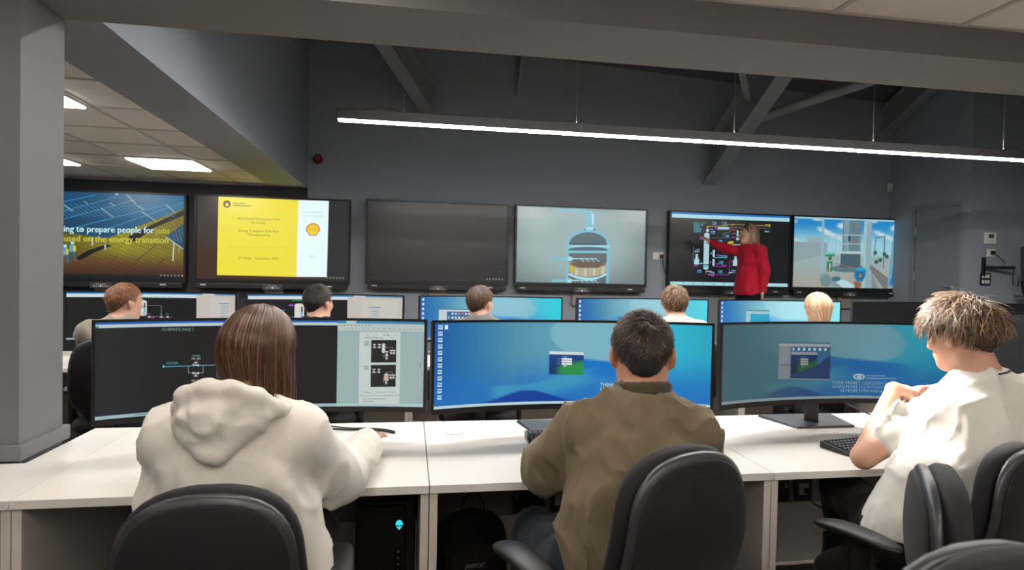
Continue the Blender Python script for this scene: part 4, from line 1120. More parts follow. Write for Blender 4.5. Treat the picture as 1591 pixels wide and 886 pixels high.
def tv6():
    c = Canvas(1237.8, 1403.5, (338, 341.5, 345.5), (446.3, 447.6, 449))
    def g(u, v):
        sky = mix3((34, 132, 196), (150, 200, 212), sstep(0.05, 0.38, v))
        n = math.sin(u*19+3*math.sin(v*11))*math.sin(v*16-u*7); sky = mix3(sky, (196, 216, 220), sstep(0.25, 0.8, n)*sstep(0.5, 0.2, v))
        gr = mix3((150, 170, 172), (160, 158, 148), sstep(0.6, 1.0, v))
        return mix3(sky, gr, sstep(0.50, 0.56, v))
    c.grid(g, 60, 34); c.urect(0, 0, 1, 0.022, (160, 200, 210))
    c.poly([(1239, 376), (1262, 378), (1288, 378), (1288, 396), (1237.8, 408)], (138, 160, 164)); c.poly([(1258, 369), (1280, 369), (1280, 378), (1258, 378)], (146, 170, 176))
    # tower behind rails
    c.rect(1310, 344, 1338, 392, (98, 128, 138)); c.rect(1312, 344, 1320, 392, (122, 150, 158)); c.rect(1308, 394, 1338, 422, (74, 100, 108)); c.ell(1320, 418, 26, 6, (92, 116, 122)); c.rect(1308, 396, 1338, 416, (70, 96, 104))
    c.ell(1331.5, 353, 2.6, 3.2, (140, 120, 120)); c.rect(1318, 366, 1322, 376, (50, 70, 78)); c.ell(1329.5, 377, 2.2, 2.6, (140, 110, 108))
    for y in (366.5, 380): c.line([(1287, 370 if y < 370 else 382), (1305, y), (1338, y+0.4), (1342, y+2)], 1.2, (176, 194, 196))
    for x in (1288, 1300, 1318, 1336): c.line([(x, 367), (x, 394)], 0.8, (150, 172, 178))
    c.poly([(1300, 391), (1338, 391.6), (1338, 396), (1298, 395)], (168, 192, 196))
    # posts
    c.rect(1278.5, 342, 1282, 428, (134, 178, 192)); c.rect(1342, 346, 1354, 449, (138, 168, 176)); c.rect(1342, 346, 1346, 449, (160, 188, 194))
    # valve with green wheel
    c.rect(1290, 397, 1294.5, 405, (70, 90, 84)); c.poly([(1284.5, 394.5), (1298.5, 393.5), (1299, 399), (1284.5, 399.5)], (40, 140, 84)); c.poly([(1285, 393.5), (1298, 392.5), (1298, 395.6), (1285, 396.4)], (110, 200, 190))
    c.poly([(1287.4, 407), (1296.4, 407), (1295.6, 423), (1287.6, 423)], (40, 150, 84)); c.rect(1289, 409, 1294.5, 421, (62, 78, 80)); c.rect(1291, 410, 1293, 418, (196, 210, 210)); c.rect(1290, 419, 1293, 421, (210, 190, 60))
    c.poly([(1278, 427), (1286, 424), (1294, 430), (1330, 448), (1302, 448), (1284, 440), (1278, 438)], (128, 150, 154)); c.poly([(1294, 432), (1316, 436), (1336, 449), (1312, 449)], (176, 210, 220)); c.ell(1302, 434, 7, 4, (80, 108, 114)); c.rect(1296, 433.5, 1308, 436, (38, 120, 156))
    c.poly([(1278, 432), (1290, 428), (1296, 436), (1290, 446), (1280, 444)], (110, 134, 140))
    # blue transmitter
    c.poly([(1330, 420), (1338, 416), (1347, 420), (1346, 430), (1342, 438), (1333, 438), (1329, 430)], (30, 120, 170)); c.ell(1338, 429, 5.2, 6, (34, 88, 118)); c.ell(1338, 429, 3.2, 4, (110, 130, 134)); c.poly([(1329, 437), (1341, 440), (1338, 449), (1330, 449)], (140, 96, 70)); c.poly([(1332, 416.5), (1344, 416.5), (1348, 421), (1332, 421)], (40, 160, 200))
    c.line([(1300, 410), (1332, 418)], 1.0, (140, 100, 94))
    # right hand pipework
    c.line([(1359, 371), (1374, 369), (1373, 418)], 2.0, (92, 122, 134)); c.line([(1360, 372), (1358, 400)], 1.4, (92, 122, 134)); c.poly([(1354, 412), (1385, 436), (1380, 449), (1374, 449), (1352, 418)], (116, 116, 116)); c.poly([(1355, 420), (1366, 449), (1356, 449)], (120, 140, 144))
    for x, y in ((1360, 394), (1362, 408), (1374, 396), (1378, 400), (1368, 405)): c.ell(x, y, 3, 3.4, (60, 90, 92))
    c.poly([(1388, 348), (1403.5, 348), (1401, 447), (1380, 447)], (106, 160, 182)); c.poly([(1392, 360), (1398, 360), (1394, 436), (1386, 436)], (40, 110, 160)); c.rect(1388, 351, 1403, 361, (50, 110, 150)); c.poly([(1384, 434), (1400, 434), (1399, 444), (1383, 444)], (44, 120, 170))
    return c
tv(-3.352, 1.235, 'leftmost wall screen showing solar panels and a slogan', tv1())
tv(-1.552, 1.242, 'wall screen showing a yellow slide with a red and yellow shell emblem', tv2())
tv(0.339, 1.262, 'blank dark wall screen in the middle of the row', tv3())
tv(2.128, 1.266, 'wall screen showing a pale blue cutaway vessel on grey', tv4())
tv(4.138, 1.266, 'wall screen showing a black process diagram behind the teacher', tv5())
tv(5.868, 1.268, 'rightmost wall screen showing a plant with a blue transmitter', tv6())

# ------------------------------------------------------------------ small things on the walls
def alarm():
    t = thing('fire_alarm', 'small red round alarm sounder high on the wall left', 'alarm', (-1.085, YF, 2.715))
    RED = mat('alarm_red', '#6e1712', 0.35, var=0.04)
    MB().tube([(0, 0, 0), (0, -0.03, 0), (0, -0.05, 0), (0, -0.065, 0)], [0.056, 0.056, 0.045, 0.030], 24).build('body', RED, t, smooth='sharp')
    for k in range(6):
        a = math.pi*k/3; MB().disk((0.02*math.cos(a), -0.067, 0.02*math.sin(a)), 0.004, 0.003, 8, 'y').build('sound_hole', mat('alarm_lens', '#d8564a', 0.3), t)
alarm()
def sensor():
    t = thing('motion_sensor', 'small white motion sensor in the corner above the door', 'sensor', (6.50, 7.515, 2.70))
    MB().box(-0.03, 0.03, -0.04, 0.0, -0.055, 0.055).build('body', WHITEP, t, bevel=0.012, seg=3)
    MB().box(-0.02, 0.02, -0.046, -0.038, -0.045, 0.0).build('lens', mat('sensor_lens', '#bdbdb6', 0.3), t, bevel=0.006)
sensor()
RW = 6.29
def thermostat():
    t = thing('thermostat', 'square white thermostat with a dark display on the right wall', 'thermostat', (6.812, RW, 1.952))
    MB().box(-0.076, 0.076, -0.022, 0, -0.068, 0.068).build('body', WHITEP, t, bevel=0.005)
    MB().box(-0.03, 0.04, -0.0235, -0.022, 0.0, 0.045).build('display', mat('lcd_dark', '#43443f', 0.3), t)
    t = thing('wall_socket', 'small white wall socket with a black plug below the thermostat', 'socket', (6.838, RW, 1.777))
    MB().box(-0.055, 0.055, -0.012, 0, -0.046, 0.046).build('plate', WHITEP, t, bevel=0.004)
    MB().box(-0.018, 0.026, -0.04, -0.012, -0.022, 0.024).build('plug', BLACKP, t, bevel=0.005)
    MB().tube([(0.01, -0.035, -0.01), (0.05, -0.05, -0.04), (0.10, -0.06, -0.08), (0.14, -0.07, -0.13)], 0.005, 8).build('power_lead', BLACKP, t, smooth=True)
    t = thing('light_switch', 'black switch plate with six white rockers on the right wall', 'switch', (6.77, RW, 1.46))
    MB().box(-0.072, 0.072, -0.012, 0, -0.075, 0.075).build('plate', BLACKP, t, bevel=0.004)
    for r in range(2):
        for k in range(3): MB().box(-0.052+0.038*k, -0.052+0.038*k+0.024, -0.017, -0.011, -0.052+0.066*r, -0.052+0.066*r+0.042).build('rocker', WHITEP, t, bevel=0.002)
    t = thing('wall_mounted_screen', 'black screen on a swing arm seen edge-on at the right wall', 'screen', (6.73, RW, 1.60))
    MB().box(-0.02, 0.02, -0.03, 0, -0.10, 0.12).build('wall_plate', BLACKP, t, bevel=0.006)
    MB().tube([(0, -0.03, 0.0), (0.13, -0.10, 0.0), (0.27, -0.16, 0.0)], 0.02, 10).build('swing_arm', BLACKP, t)
    MB().hexa([(0.222, -0.330, -0.21), (0.240, -0.346, -0.21), (0.450, -0.116, -0.21), (0.432, -0.10, -0.21)], [(0.197, -0.330, 0.25), (0.215, -0.346, 0.25), (0.425, -0.116, 0.25), (0.407, -0.10, 0.25)]).build('screen_panel', BLACKP, t, bevel=0.005)
    MB().tube([(0.27, -0.16, 0.02), (0.25, -0.16, -0.10), (0.27, -0.15, -0.2), (0.33, -0.15, -0.22), (0.34, -0.16, -0.1)], 0.006, 8).build('loop_cable', BLACKP, t, smooth=True)
    MB().tube([(0.33, -0.2, -0.15), (0.36, -0.2, -0.30), (0.40, -0.2, -0.335)], 0.016, 8).build('tray_arm', BLACKP, t)
    MB().box(0.38, 0.85, -0.34, -0.06, -0.345, -0.325).build('keyboard_tray', DGREY, t, bevel=0.004)
thermostat()
t = thing('wall_socket', 'white double wall socket with a black plug beside the teacher screen', 'socket', (3.175, YF, 1.68))
MB().box(-0.073, 0.073, -0.012, 0, -0.046, 0.046).build('plate', WHITEP, t, bevel=0.004)
MB().box(0.02, 0.065, -0.05, -0.012, -0.03, 0.02).build('plug', BLACKP, t, bevel=0.006)
MB().tube([(0.045, -0.04, -0.02), (0.05, -0.05, -0.08), (0.07, -0.05, -0.17), (0.11, -0.04, -0.24), (0.14, -0.03, -0.28)], 0.006, 8).build('power_lead', BLACKP, t, smooth=True)

# ------------------------------------------------------------------ people: bodies and clothes as smooth implicit surfaces
V3 = lambda *a: np.array(a, dtype=np.float64)
_rl = np.random.RandomState(3).rand(32, 32, 32).astype(np.float32)
def vnoise(P):
    i = np.floor(P).astype(np.int64); f = (P-i); f = f*f*(3-2*f); i &= 31; j = (i+1) & 31
    x0, y0, z0, x1, y1, z1 = i[:, 0], i[:, 1], i[:, 2], j[:, 0], j[:, 1], j[:, 2]; fx, fy, fz = f[:, 0], f[:, 1], f[:, 2]
    a = _rl[x0, y0, z0]*(1-fx)+_rl[x1, y0, z0]*fx; b = _rl[x0, y1, z0]*(1-fx)+_rl[x1, y1, z0]*fx
    c = _rl[x0, y0, z1]*(1-fx)+_rl[x1, y0, z1]*fx; d = _rl[x0, y1, z1]*(1-fx)+_rl[x1, y1, z1]*fx
    return ((a*(1-fy)+b*fy)*(1-fz)+(c*(1-fy)+d*fy)*fz)*2-1

class Sdf:
    """smooth union of tapered capsules and ellipsoids, with cuts"""
    def __init__(s, k=0.03): s.p = []; s.k = k; s.cuts = []; s.noise = []; s.sub = []; s.folds = []
    def cone(s, a, b, ra, rb, k=None): s.p.append(('c', V3(*a), V3(*b), ra, rb, k)); return s
    def ecap(s, a, b, ra, rb, R, flat, k=None):
        """flattened tapered capsule: R = wide axis, thickness = flat * radius"""
        a, b, R = V3(*a), V3(*b), V3(*R); d = b-a; d = d/np.linalg.norm(d); R = R-d*(R@d); R /= np.linalg.norm(R); F = np.cross(d, R)
        s.p.append(('e', a, b, ra, rb, k, F, flat)); return s
    def ell(s, c, r, M=None, k=None): s.p.append(('l', V3(*c), V3(*r), np.eye(3) if M is None else M, k)); return s
    def cut(s, pt, n): s.cuts.append((V3(*pt), V3(*n)/np.linalg.norm(n))); return s
    def _d(s, q, P):
        if q[0] == 'c':
            a, b, ra, rb = q[1:5]; ba = b-a; pa = P-a; t = np.clip(pa@ba/max(1e-9, ba@ba), 0, 1)
            return np.linalg.norm(pa-t[:, None]*ba, axis=1)-(ra+(rb-ra)*t)
        if q[0] == 'e':
            a, b, ra, rb, _, F, fl = q[1:]; pa = P-a; pa = pa+F*((pa@F)*(1/fl-1))[:, None]; ba = b-a
            t = np.clip(pa@ba/max(1e-9, ba@ba), 0, 1)
            return (np.linalg.norm(pa-t[:, None]*ba, axis=1)-(ra+(rb-ra)*t))*(fl+(1-fl)*0.25)
        c, r, Mx = q[1:4]; l = (P-c)@Mx; k0 = np.linalg.norm(l/r, axis=1); k1 = np.linalg.norm(l/(r*r), axis=1)+1e-9
        return k0*(k0-1)/k1
    def __call__(s, P):
        d = None
        for q in s.p:
            e = s._d(q, P); kk = q[5] if q[0] in 'ce' else q[4]; k = s.k if kk is None else kk
            if d is None: d = e
            else:
                h = np.clip(0.5+0.5*(d-e)/k, 0, 1); d = d*(1-h)+e*h-k*h*(1-h)
        for q, k in s.sub:
            e = -s._d(q, P); h = np.clip(0.5-0.5*(d-e)/k, 0, 1); d = d*(1-h)+e*h+k*h*(1-h)
        for amp, sc, off in s.noise: d = d+amp*vnoise(P*np.array(sc)+off)
        for amp, sc, off in s.folds:
            w = vnoise(P*7.0+off)*0.35; d = d-amp*(np.clip(1-2.6*np.abs(vnoise((P+w[:, None]*0.06)*np.array(sc)+off)), 0, 1)**2-0.25)
        for pt, n in s.cuts: d = np.maximum(d, (P-pt)@n)
        return d
    def bounds(s):
        lo = np.full(3, 9e9); hi = -lo
        for q in s.p:
            if q[0] in 'ce': r = max(q[3], q[4]); lo = np.minimum(lo, np.minimum(q[1], q[2])-r); hi = np.maximum(hi, np.maximum(q[1], q[2])+r)
            else: r = q[2].max(); lo = np.minimum(lo, q[1]-r); hi = np.maximum(hi, q[1]+r)
        return lo-0.02, hi+0.02

def surf(sdf, h):
    """block sparse surface nets"""
    lo, hi = sdf.bounds(); B = 6
    nb = np.ceil((hi-lo)/(h*B)).astype(int)+1
    n = nb*B+1
    gi = np.stack(np.meshgrid(*[np.arange(k) for k in nb], indexing='ij'), -1).reshape(-1, 3)
    dc = sdf(lo+(gi+0.5)*B*h)
    act = gi[np.abs(dc) < B*h*1.25+0.012]
    G = np.full(n, 1.0, dtype=np.float32)
    sgn = np.where(dc < 0, -1.0, 1.0).reshape(nb)
    G[:-1, :-1, :-1] = np.repeat(np.repeat(np.repeat(sgn, B, 0), B, 1), B, 2)
    off = np.stack(np.meshgrid(*[np.arange(B+1)]*3, indexing='ij'), -1).reshape(-1, 3)
    for s in range(0, len(act), 800):
        idx = (act[s:s+800, None, :]*B+off[None]).reshape(-1, 3)
        G[idx[:, 0], idx[:, 1], idx[:, 2]] = sdf(lo+idx*h)
    neg = G < 0
    cnt = np.zeros(np.array(n)-1, dtype=np.int8); sl = [slice(0, -1), slice(1, None)]
    for a in (0, 1):
        for b in (0, 1):
            for c in (0, 1): cnt += neg[sl[a], sl[b], sl[c]]
    cells = np.argwhere((cnt > 0) & (cnt < 8))
    cv = {(a, b, c): G[cells[:, 0]+a, cells[:, 1]+b, cells[:, 2]+c] for a in (0, 1) for b in (0, 1) for c in (0, 1)}
    acc = np.zeros((len(cells), 3)); num = np.zeros(len(cells))
    corners = list(cv)
    for p in corners:
        for ax in range(3):
            if p[ax]: continue
            q = list(p); q[ax] = 1; q = tuple(q); v0, v1 = cv[p], cv[q]; m = (v0 < 0) != (v1 < 0)
            t = np.where(m, v0/np.where(v0 == v1, 1, v0-v1), 0)
            pos = np.tile(np.array(p, float), (len(cells), 1)); pos[:, ax] = t
            acc += pos*m[:, None]; num += m
    verts = lo+(cells+acc/num[:, None])*h
    imap = np.full(np.array(n)-1, -1, dtype=np.int64); imap[cells[:, 0], cells[:, 1], cells[:, 2]] = np.arange(len(cells))
    faces = []
    for ax in range(3):
        u, w = (ax+1) % 3, (ax+2) % 3
        a = np.argwhere(np.take(neg, range(n[ax]-1), ax) != np.take(neg, range(1, n[ax]), ax))
        a = a[(a[:, u] > 0) & (a[:, w] > 0) & (a[:, u] < n[u]-1) & (a[:, w] < n[w]-1)]
        e = np.eye(3, dtype=int)
        c0, c1, c2, c3 = a, a-e[u], a-e[u]-e[w], a-e[w]
        ids = np.stack([imap[c[:, 0], c[:, 1], c[:, 2]] for c in (c0, c1, c2, c3)], 1)
        fl = neg[a[:, 0], a[:, 1], a[:, 2]]
        ids = np.where(fl[:, None], ids, ids[:, ::-1]); faces.append(ids[(ids >= 0).all(1)])
    return verts, np.concatenate(faces)

def sdf_obj(name, sdf, h, m, parent, origin, smooth_iter=1):
    v, f = surf(sdf, h)
    if smooth_iter:
        e = np.concatenate([f[:, [0, 1]], f[:, [1, 2]], f[:, [2, 3]], f[:, [3, 0]]])
        for _ in range(smooth_iter):
            acc = np.zeros_like(v); c = np.zeros(len(v))
            np.add.at(acc, e[:, 0], v[e[:, 1]]); np.add.at(acc, e[:, 1], v[e[:, 0]]); np.add.at(c, e[:, 0], 1); np.add.at(c, e[:, 1], 1)
            v = v*0.5+0.5*acc/np.maximum(c, 1)[:, None]
    v = v-np.array(origin)
    me = bpy.data.meshes.new(name); me.vertices.add(len(v)); me.vertices.foreach_set('co', v.astype(np.float32).ravel())
    me.loops.add(len(f)*4); me.loops.foreach_set('vertex_index', f.astype(np.int32).ravel())
    me.polygons.add(len(f)); me.polygons.foreach_set('loop_start', np.arange(len(f), dtype=np.int32)*4)
    me.update(calc_edges=True); me.validate()
    me.polygons.foreach_set('use_smooth', np.ones(len(me.polygons), dtype=bool))
    me.materials.append(m)
    o = bpy.data.objects.new(name, me); COL.objects.link(o); o.parent = parent
    return o

SKIN = mat('skin_fair', '#c99a83', 0.5, spec=0.4, var=0.06, vscale=30, bump=0.06, bscale=500, sss=0.12)
SKIN2 = mat('skin_tan', '#c08a70', 0.5, spec=0.4, var=0.06, vscale=30, bump=0.06, bscale=500, sss=0.12)
def cloth(name, col, var=0.05, bump=0.4, bscale=900): return mat(name, col, 0.85, spec=0.2, var=var, vscale=14, bump=bump, bscale=bscale, sheen=0.12)

def nrm(v): v = np.array(v, float); return v/np.linalg.norm(v)
def frame(fwd, up=(0, 0, 1)):
    f = nrm(fwd); r = nrm(np.cross(f, up)); u = np.cross(r, f); return np.stack([r, f, u], 1)   # columns right, forward, up

def head_prims(s, c, Hm, size=1.0):
    P = lambda x, y, z: c+Hm@(np.array([x, y, z])*size); k = 0.02*size
    s.ell(P(0, -0.012, 0.028), V3(0.0745, 0.095, 0.090)*size, Hm, k)
    s.ell(P(0, 0.028, -0.030), V3(0.060, 0.068, 0.082)*size, Hm, 0.03*size)
    s.cone(P(0, 0.030, -0.070), P(0, 0.066, -0.096), 0.044*size, 0.021*size, 0.03*size)
    for x in (-1, 1):
        s.cone(P(x*0.052, -0.005, -0.055), P(x*0.022, 0.060, -0.092), 0.020*size, 0.016*size, 0.03*size)
        s.ell(P(x*0.042, 0.068, -0.018), V3(0.022, 0.018, 0.020)*size, Hm, 0.02*size)          # cheek
        s.ell(P(x*0.0835, -0.008, -0.010), V3(0.010, 0.021, 0.033)*size, Hm@np.array([[math.cos(.35*x), -math.sin(.35*x), 0], [math.sin(.35*x), math.cos(.35*x), 0], [0, 0, 1]]), 0.008*size)   # ear
        s.ell(P(x*0.0905, -0.018, -0.002), V3(0.006, 0.015, 0.027)*size, Hm, 0.006*size)
    s.cone(P(-0.030, 0.084, 0.026), P(0.030, 0.084, 0.026), 0.011*size, 0.011*size, 0.015*size)
    s.cone(P(0, 0.093, 0.008), P(0, 0.112, -0.030), 0.008*size, 0.012*size, 0.012*size)
    s.cone(P(-0.018, 0.088, -0.060), P(0.018, 0.088, -0.060), 0.0085*size, 0.0085*size, 0.008*size)
    s.cone(P(-0.015, 0.086, -0.070), P(0.015, 0.086, -0.070), 0.0085*size, 0.0085*size, 0.008*size)

def hand_prims(s, wr, d, n, side, curl=(0.3,)*5, size=1.0, spread=0.10, thumb_in=0.5):
    """d = pointing direction, n = palm normal (palm faces n), side = +1 right hand, -1 left"""
    d = nrm(d); n = nrm(np.array(n)-d*(np.array(n)@d)); w = np.cross(d, n)*side   # w points to the thumb side
    S = size
    s.ecap(wr, wr+d*0.03*S, 0.026*S, 0.033*S, w, 0.62, 0.012)
    s.ecap(wr+d*0.02*S, wr+d*0.075*S, 0.034*S, 0.040*S, w, 0.38, 0.012)
    Ls = (0.040, 0.045, 0.042, 0.034)
    for i in range(4):
        base = wr+d*(0.088-0.004*abs(i-1.2))*S+w*(0.0285-0.019*i)*S
        dd = nrm(d+w*spread*(1.2-i)*0.8); a = 0.0; p = base-dd*0.02*S; q = base; r = 0.0092*S if i < 3 else 0.0080*S
        s.cone(p, q, r*1.15, r*1.05, 0.006)
        for j in range(3):
            a += curl[i+1]*(1.0, 1.15, 0.75)[j]
            v = dd*math.cos(a)+n*math.sin(a); L = Ls[i]*(1.0, 0.66, 0.5)[j]*S
            s.cone(q, q+v*L, r*(1.0-0.06*j), r*(0.92-0.06*j), 0.003); q = q+v*L
    tb = wr+d*0.028*S+w*0.030*S+n*0.006*S; v = nrm(w*(1-thumb_in*0.6)+d*0.75+n*thumb_in*0.8)
    s.cone(wr+d*0.015*S+w*0.014*S, tb, 0.015*S, 0.0145*S, 0.010)
    s.cone(tb, tb+v*0.036*S, 0.0135*S, 0.0110*S, 0.005); v2 = nrm(v+d*0.4+n*curl[0]*0.8)
    s.cone(tb+v*0.036*S, tb+v*0.036*S+v2*0.030*S, 0.0108*S, 0.0085*S, 0.003)

def sit(x, y, yaw, dz=0.0, lean=0.06, side=0.0):
    c, s = math.cos(yaw), math.sin(yaw)
    def L(a, b, z): return V3(x+a*c-b*s, y+a*s+b*c, z)
    J = dict(R=V3(c, s, 0), F=V3(-s, c, 0), pelvis=L(0, 0.02, 0.585), belly=L(side*0.4, 0.03+lean*0.3, 0.72+dz*0.5), chest=L(side*0.8, 0.04+lean*0.75, 0.90+dz),
             neck=L(side, 0.06+lean, 1.055+dz), head=L(side, 0.10+lean*1.15, 1.19+dz), hfwd=V3(-s, c, -0.12))
    for n, q in (('L', -1), ('R', 1)):
        J['sh'+n] = L(side+q*0.175, 0.04+lean, 1.005+dz); J['el'+n] = L(side+q*0.235, 0.16+lean, 0.78); J['wr'+n] = L(side+q*0.13, 0.42, 0.775)
        J['hip'+n] = L(q*0.09, 0.03, 0.56); J['kn'+n] = L(q*0.125, 0.43, 0.545); J['an'+n] = L(q*0.12, 0.45, 0.10); J['to'+n] = L(q*0.13, 0.60, 0.04)
    J['L'] = L
    return J

def stand(x, y, yaw, z0, h=1.68):
    c, s = math.cos(yaw), math.sin(yaw); k = h/1.70
    def L(a, b, z): return V3(x+(a*c-b*s)*k, y+(a*s+b*c)*k, z0+z*k)
    J = dict(R=V3(c, s, 0), F=V3(-s, c, 0), pelvis=L(0, 0, 0.95), belly=L(0, 0.01, 1.10), chest=L(0, 0.0, 1.27), neck=L(0, -0.005, 1.44), head=L(0, 0.03, 1.585), hfwd=V3(-s, c, 0))
    for n, q in (('L', -1), ('R', 1)):
        J['sh'+n] = L(q*0.165, -0.01, 1.39); J['el'+n] = L(q*0.22, -0.03, 1.11); J['wr'+n] = L(q*0.22, 0.06, 0.88)
        J['hip'+n] = L(q*0.085, 0, 0.90); J['kn'+n] = L(q*0.09, 0.01, 0.49); J['an'+n] = L(q*0.095, -0.02, 0.08); J['to'+n] = L(q*0.11, 0.11, 0.03)
    J['L'] = L
    return J

def limbs(s, J, inf=0.0, arms=True, legs=True, torso=True, k=1.0, fem=False):
    R = J['R']; w = 0.93 if fem else 1.0
    if torso:
        s.ecap(J['pelvis'], J['belly'], 0.150*k+inf, (0.125 if fem else 0.138)*k+inf, R, 0.74, 0.02)
        s.ecap(J['belly'], J['chest'], (0.125 if fem else 0.138)*k+inf, 0.158*k*w+inf, R, 0.70, 0.02)
        up = J['chest']+(J['neck']-J['chest'])*0.55
        s.ecap(J['chest'], up, 0.158*k*w+inf, 0.128*k*w+inf, R, 0.66, 0.02)
        for n in 'LR':
            s.cone(J['neck']+(J['chest']-J['neck'])*0.22, J['sh'+n], 0.050*k+inf, 0.052*k+inf, 0.035)
    if arms:
        for n in 'LR':
            s.cone(J['sh'+n], J['el'+n], 0.052*k+inf, 0.041*k+inf, 0.02); s.cone(J['el'+n], J['wr'+n], 0.041*k+inf, 0.027*k+inf, 0.012)
    if legs:
        for n in 'LR':
            s.cone(J['hip'+n], J['kn'+n], 0.086*k+inf, 0.058*k+inf, 0.05); s.cone(J['kn'+n], J['an'+n]*0.35+J['kn'+n]*0.65, 0.057*k+inf, 0.056*k+inf, 0.03); s.cone(J['an'+n]*0.35+J['kn'+n]*0.65, J['an'+n], 0.056*k+inf, 0.036*k+inf, 0.03)

def hands_default(s, J, size=1.0, curl=0.35):
    for n, sd in (('L', -1), ('R', 1)):
        d = J.get('hd'+n); 
        if d is None: d = J['wr'+n]-J['el'+n]; d = V3(d[0], d[1], 0)
        hand_prims(s, J['wr'+n], d, J.get('hn'+n, V3(0, 0, -1)), sd, J.get('curl'+n, (0.3, curl, curl, curl, curl)), size, thumb_in=J.get('thumb'+n, 0.3))

SHOE = mat('dark_shoe', '#26262a', 0.6, var=0.05)
EYEW = mat('eye_white', '#d9d4cc', 0.3); EYED = mat('eye_iris', '#3b2c22', 0.25)
def make_person(label, J, h, skin, top=None, trousers=None, fem=False, hsize=1.0, k=1.0, origin=None, shoes=True, extra=None):
    o = V3(J['pelvis'][0], J['pelvis'][1], 0) if origin is None else V3(*origin)
    t = thing('person', label, 'person', tuple(o))
    s = Sdf(0.03); limbs(s, J, 0.0, k=k, fem=fem)
    Hm = frame(J['hfwd'], J.get('hup', (0, 0, 1)))
    head_prims(s, J['head'], Hm, hsize)
    s.cone(J['head']+Hm@V3(0, -0.022, -0.055)*hsize, J['neck']+(J['neck']-J['head'])*0.05, (0.048 if fem else 0.055)*hsize, (0.054 if fem else 0.062)*hsize, 0.035)
    hands_default(s, J, 0.92 if fem else 1.0)
    for n in 'LR': s.ecap(J['an'+n], J['to'+n], 0.036, 0.030, J['R'], 0.8, 0.03)
    if extra: extra(s)
    body = sdf_obj('body', s, h, skin, t, o)
    for x in (-1, 1):
        c = J['head']+Hm@(V3(x*0.031, 0.078, 0.004)*hsize)
        eb = Sdf(0.001).ell(c, V3(0.0125, 0.0125, 0.0125)*hsize, Hm); e = sdf_obj('eye', eb, 0.004, EYEW, t, o)
        ib = Sdf(0.001).ell(c+Hm@V3(0, 0.009*hsize, 0), V3(0.0062, 0.0045, 0.0062)*hsize, Hm); sdf_obj('iris', ib, 0.0022, EYED, e, o)
    if shoes:
        for n in 'LR':
            s2 = Sdf(0.02).ecap(J['an'+n]+V3(0, 0, -0.025), J['to'+n], 0.050, 0.042, J['R'], 0.85).ecap(J['an'+n]*0.8+J['an'+n]*0.2+V3(0, 0, -0.04)-J['F']*0.03, J['to'+n]-V3(0, 0, 0.005), 0.045, 0.045, J['R'], 0.9)
            zmin = min(J['to'+n][2], J['an'+n][2])-0.038; s2.cut((0, 0, zmin), (0, 0, -1))
            sdf_obj('shoe', s2, 0.012, SHOE, t, o)
    return t, o, Hm

# ---- hair: ribbons laid over a cap
HAIRMATS = {}
def hair_mat(name, rough=0.42):
    m = mat(name, (0.5, 0.5, 0.5), rough, spec=0.5, attr='Col', var=0.10, vscale=60)
    return m
def ribbons(name, paths, widths, cols, parent, origin, m, normals=None):
    """paths (n, s, 3)"""
    n, sg = paths.shape[:2]
    T = np.gradient(paths, axis=1); T /= np.linalg.norm(T, axis=2, keepdims=True)+1e-9
    W = np.cross(T, normals); W /= np.linalg.norm(W, axis=2, keepdims=True)+1e-9
    t = np.linspace(0, 1, sg); taper = (1-t**3*0.85)*np.minimum(1, 0.55+t*3)
    off = W*widths[:, None, None]*taper[None, :, None]*0.5
    ridge = normals*widths[:, None, None]*0.22
    v = np.stack([paths-off, paths+ridge, paths+off], 2).reshape(-1, 3)-np.array(origin)
    idx = np.arange(n*sg*3).reshape(n, sg, 3)
    f = np.concatenate([np.stack([idx[:, :-1, a], idx[:, :-1, a+1], idx[:, 1:, a+1], idx[:, 1:, a]], -1).reshape(-1, 4) for a in (0, 1)])
    me = bpy.data.meshes.new(name); me.vertices.add(len(v)); me.vertices.foreach_set('co', v.astype(np.float32).ravel())
    me.loops.add(len(f)*4); me.loops.foreach_set('vertex_index', f.astype(np.int32).ravel())
    me.polygons.add(len(f)); me.polygons.foreach_set('loop_start', np.arange(len(f), dtype=np.int32)*4)
    me.update(calc_edges=True)
    me.polygons.foreach_set('use_smooth', np.ones(len(f), dtype=bool))
    ca = me.color_attributes.new('Col', 'FLOAT_COLOR', 'POINT')
    c = np.repeat(cols[:, None, :], sg*3, 1).reshape(-1, 3); ca.data.foreach_set('color', np.concatenate([c, np.ones((len(c), 1))], 1).astype(np.float32).ravel())
    me.materials.append(m)
    o = bpy.data.objects.new(name, me); COL.objects.link(o); o.parent = parent
    return o
SK_C, SK_R = V3(0, -0.012, 0.028), V3(0.0745, 0.095, 0.090)
def hair_cols(n, base, var, rs, light=None, lf=0.0):
    b = np.array(lin(base)); c = b[None]*np.exp(rs.randn(n, 1)*var)
    if light is not None:
        m = rs.rand(n) < lf; c[m] = np.array(lin(light))[None]*np.exp(rs.randn(m.sum(), 1)*var)
    return c
def scalp_roots(n, rs, ok, boost=4):
    d = rs.randn(n*boost, 3); d /= np.linalg.norm(d, axis=1, keepdims=True); d = d[ok(d)][:n]; return d
def hairline(d):
    """true where hair grows: d = unit directions right, forward, up from the skull centre"""
    x, y, z = d[:, 0], d[:, 1], d[:, 2]
    front = z > np.where(y > 0.25, 0.42+0.25*(1-np.abs(x)), -9)
    side = z > np.where(np.abs(x) > 0.45, np.where(y > 0.05, 0.05, -0.42), -9)
    ear = ~((np.abs(x) > 0.70) & (z < 0.0) & (y > -0.35))
    return front & side & ear & (z > np.where(y < -0.3, -0.86, -0.5))
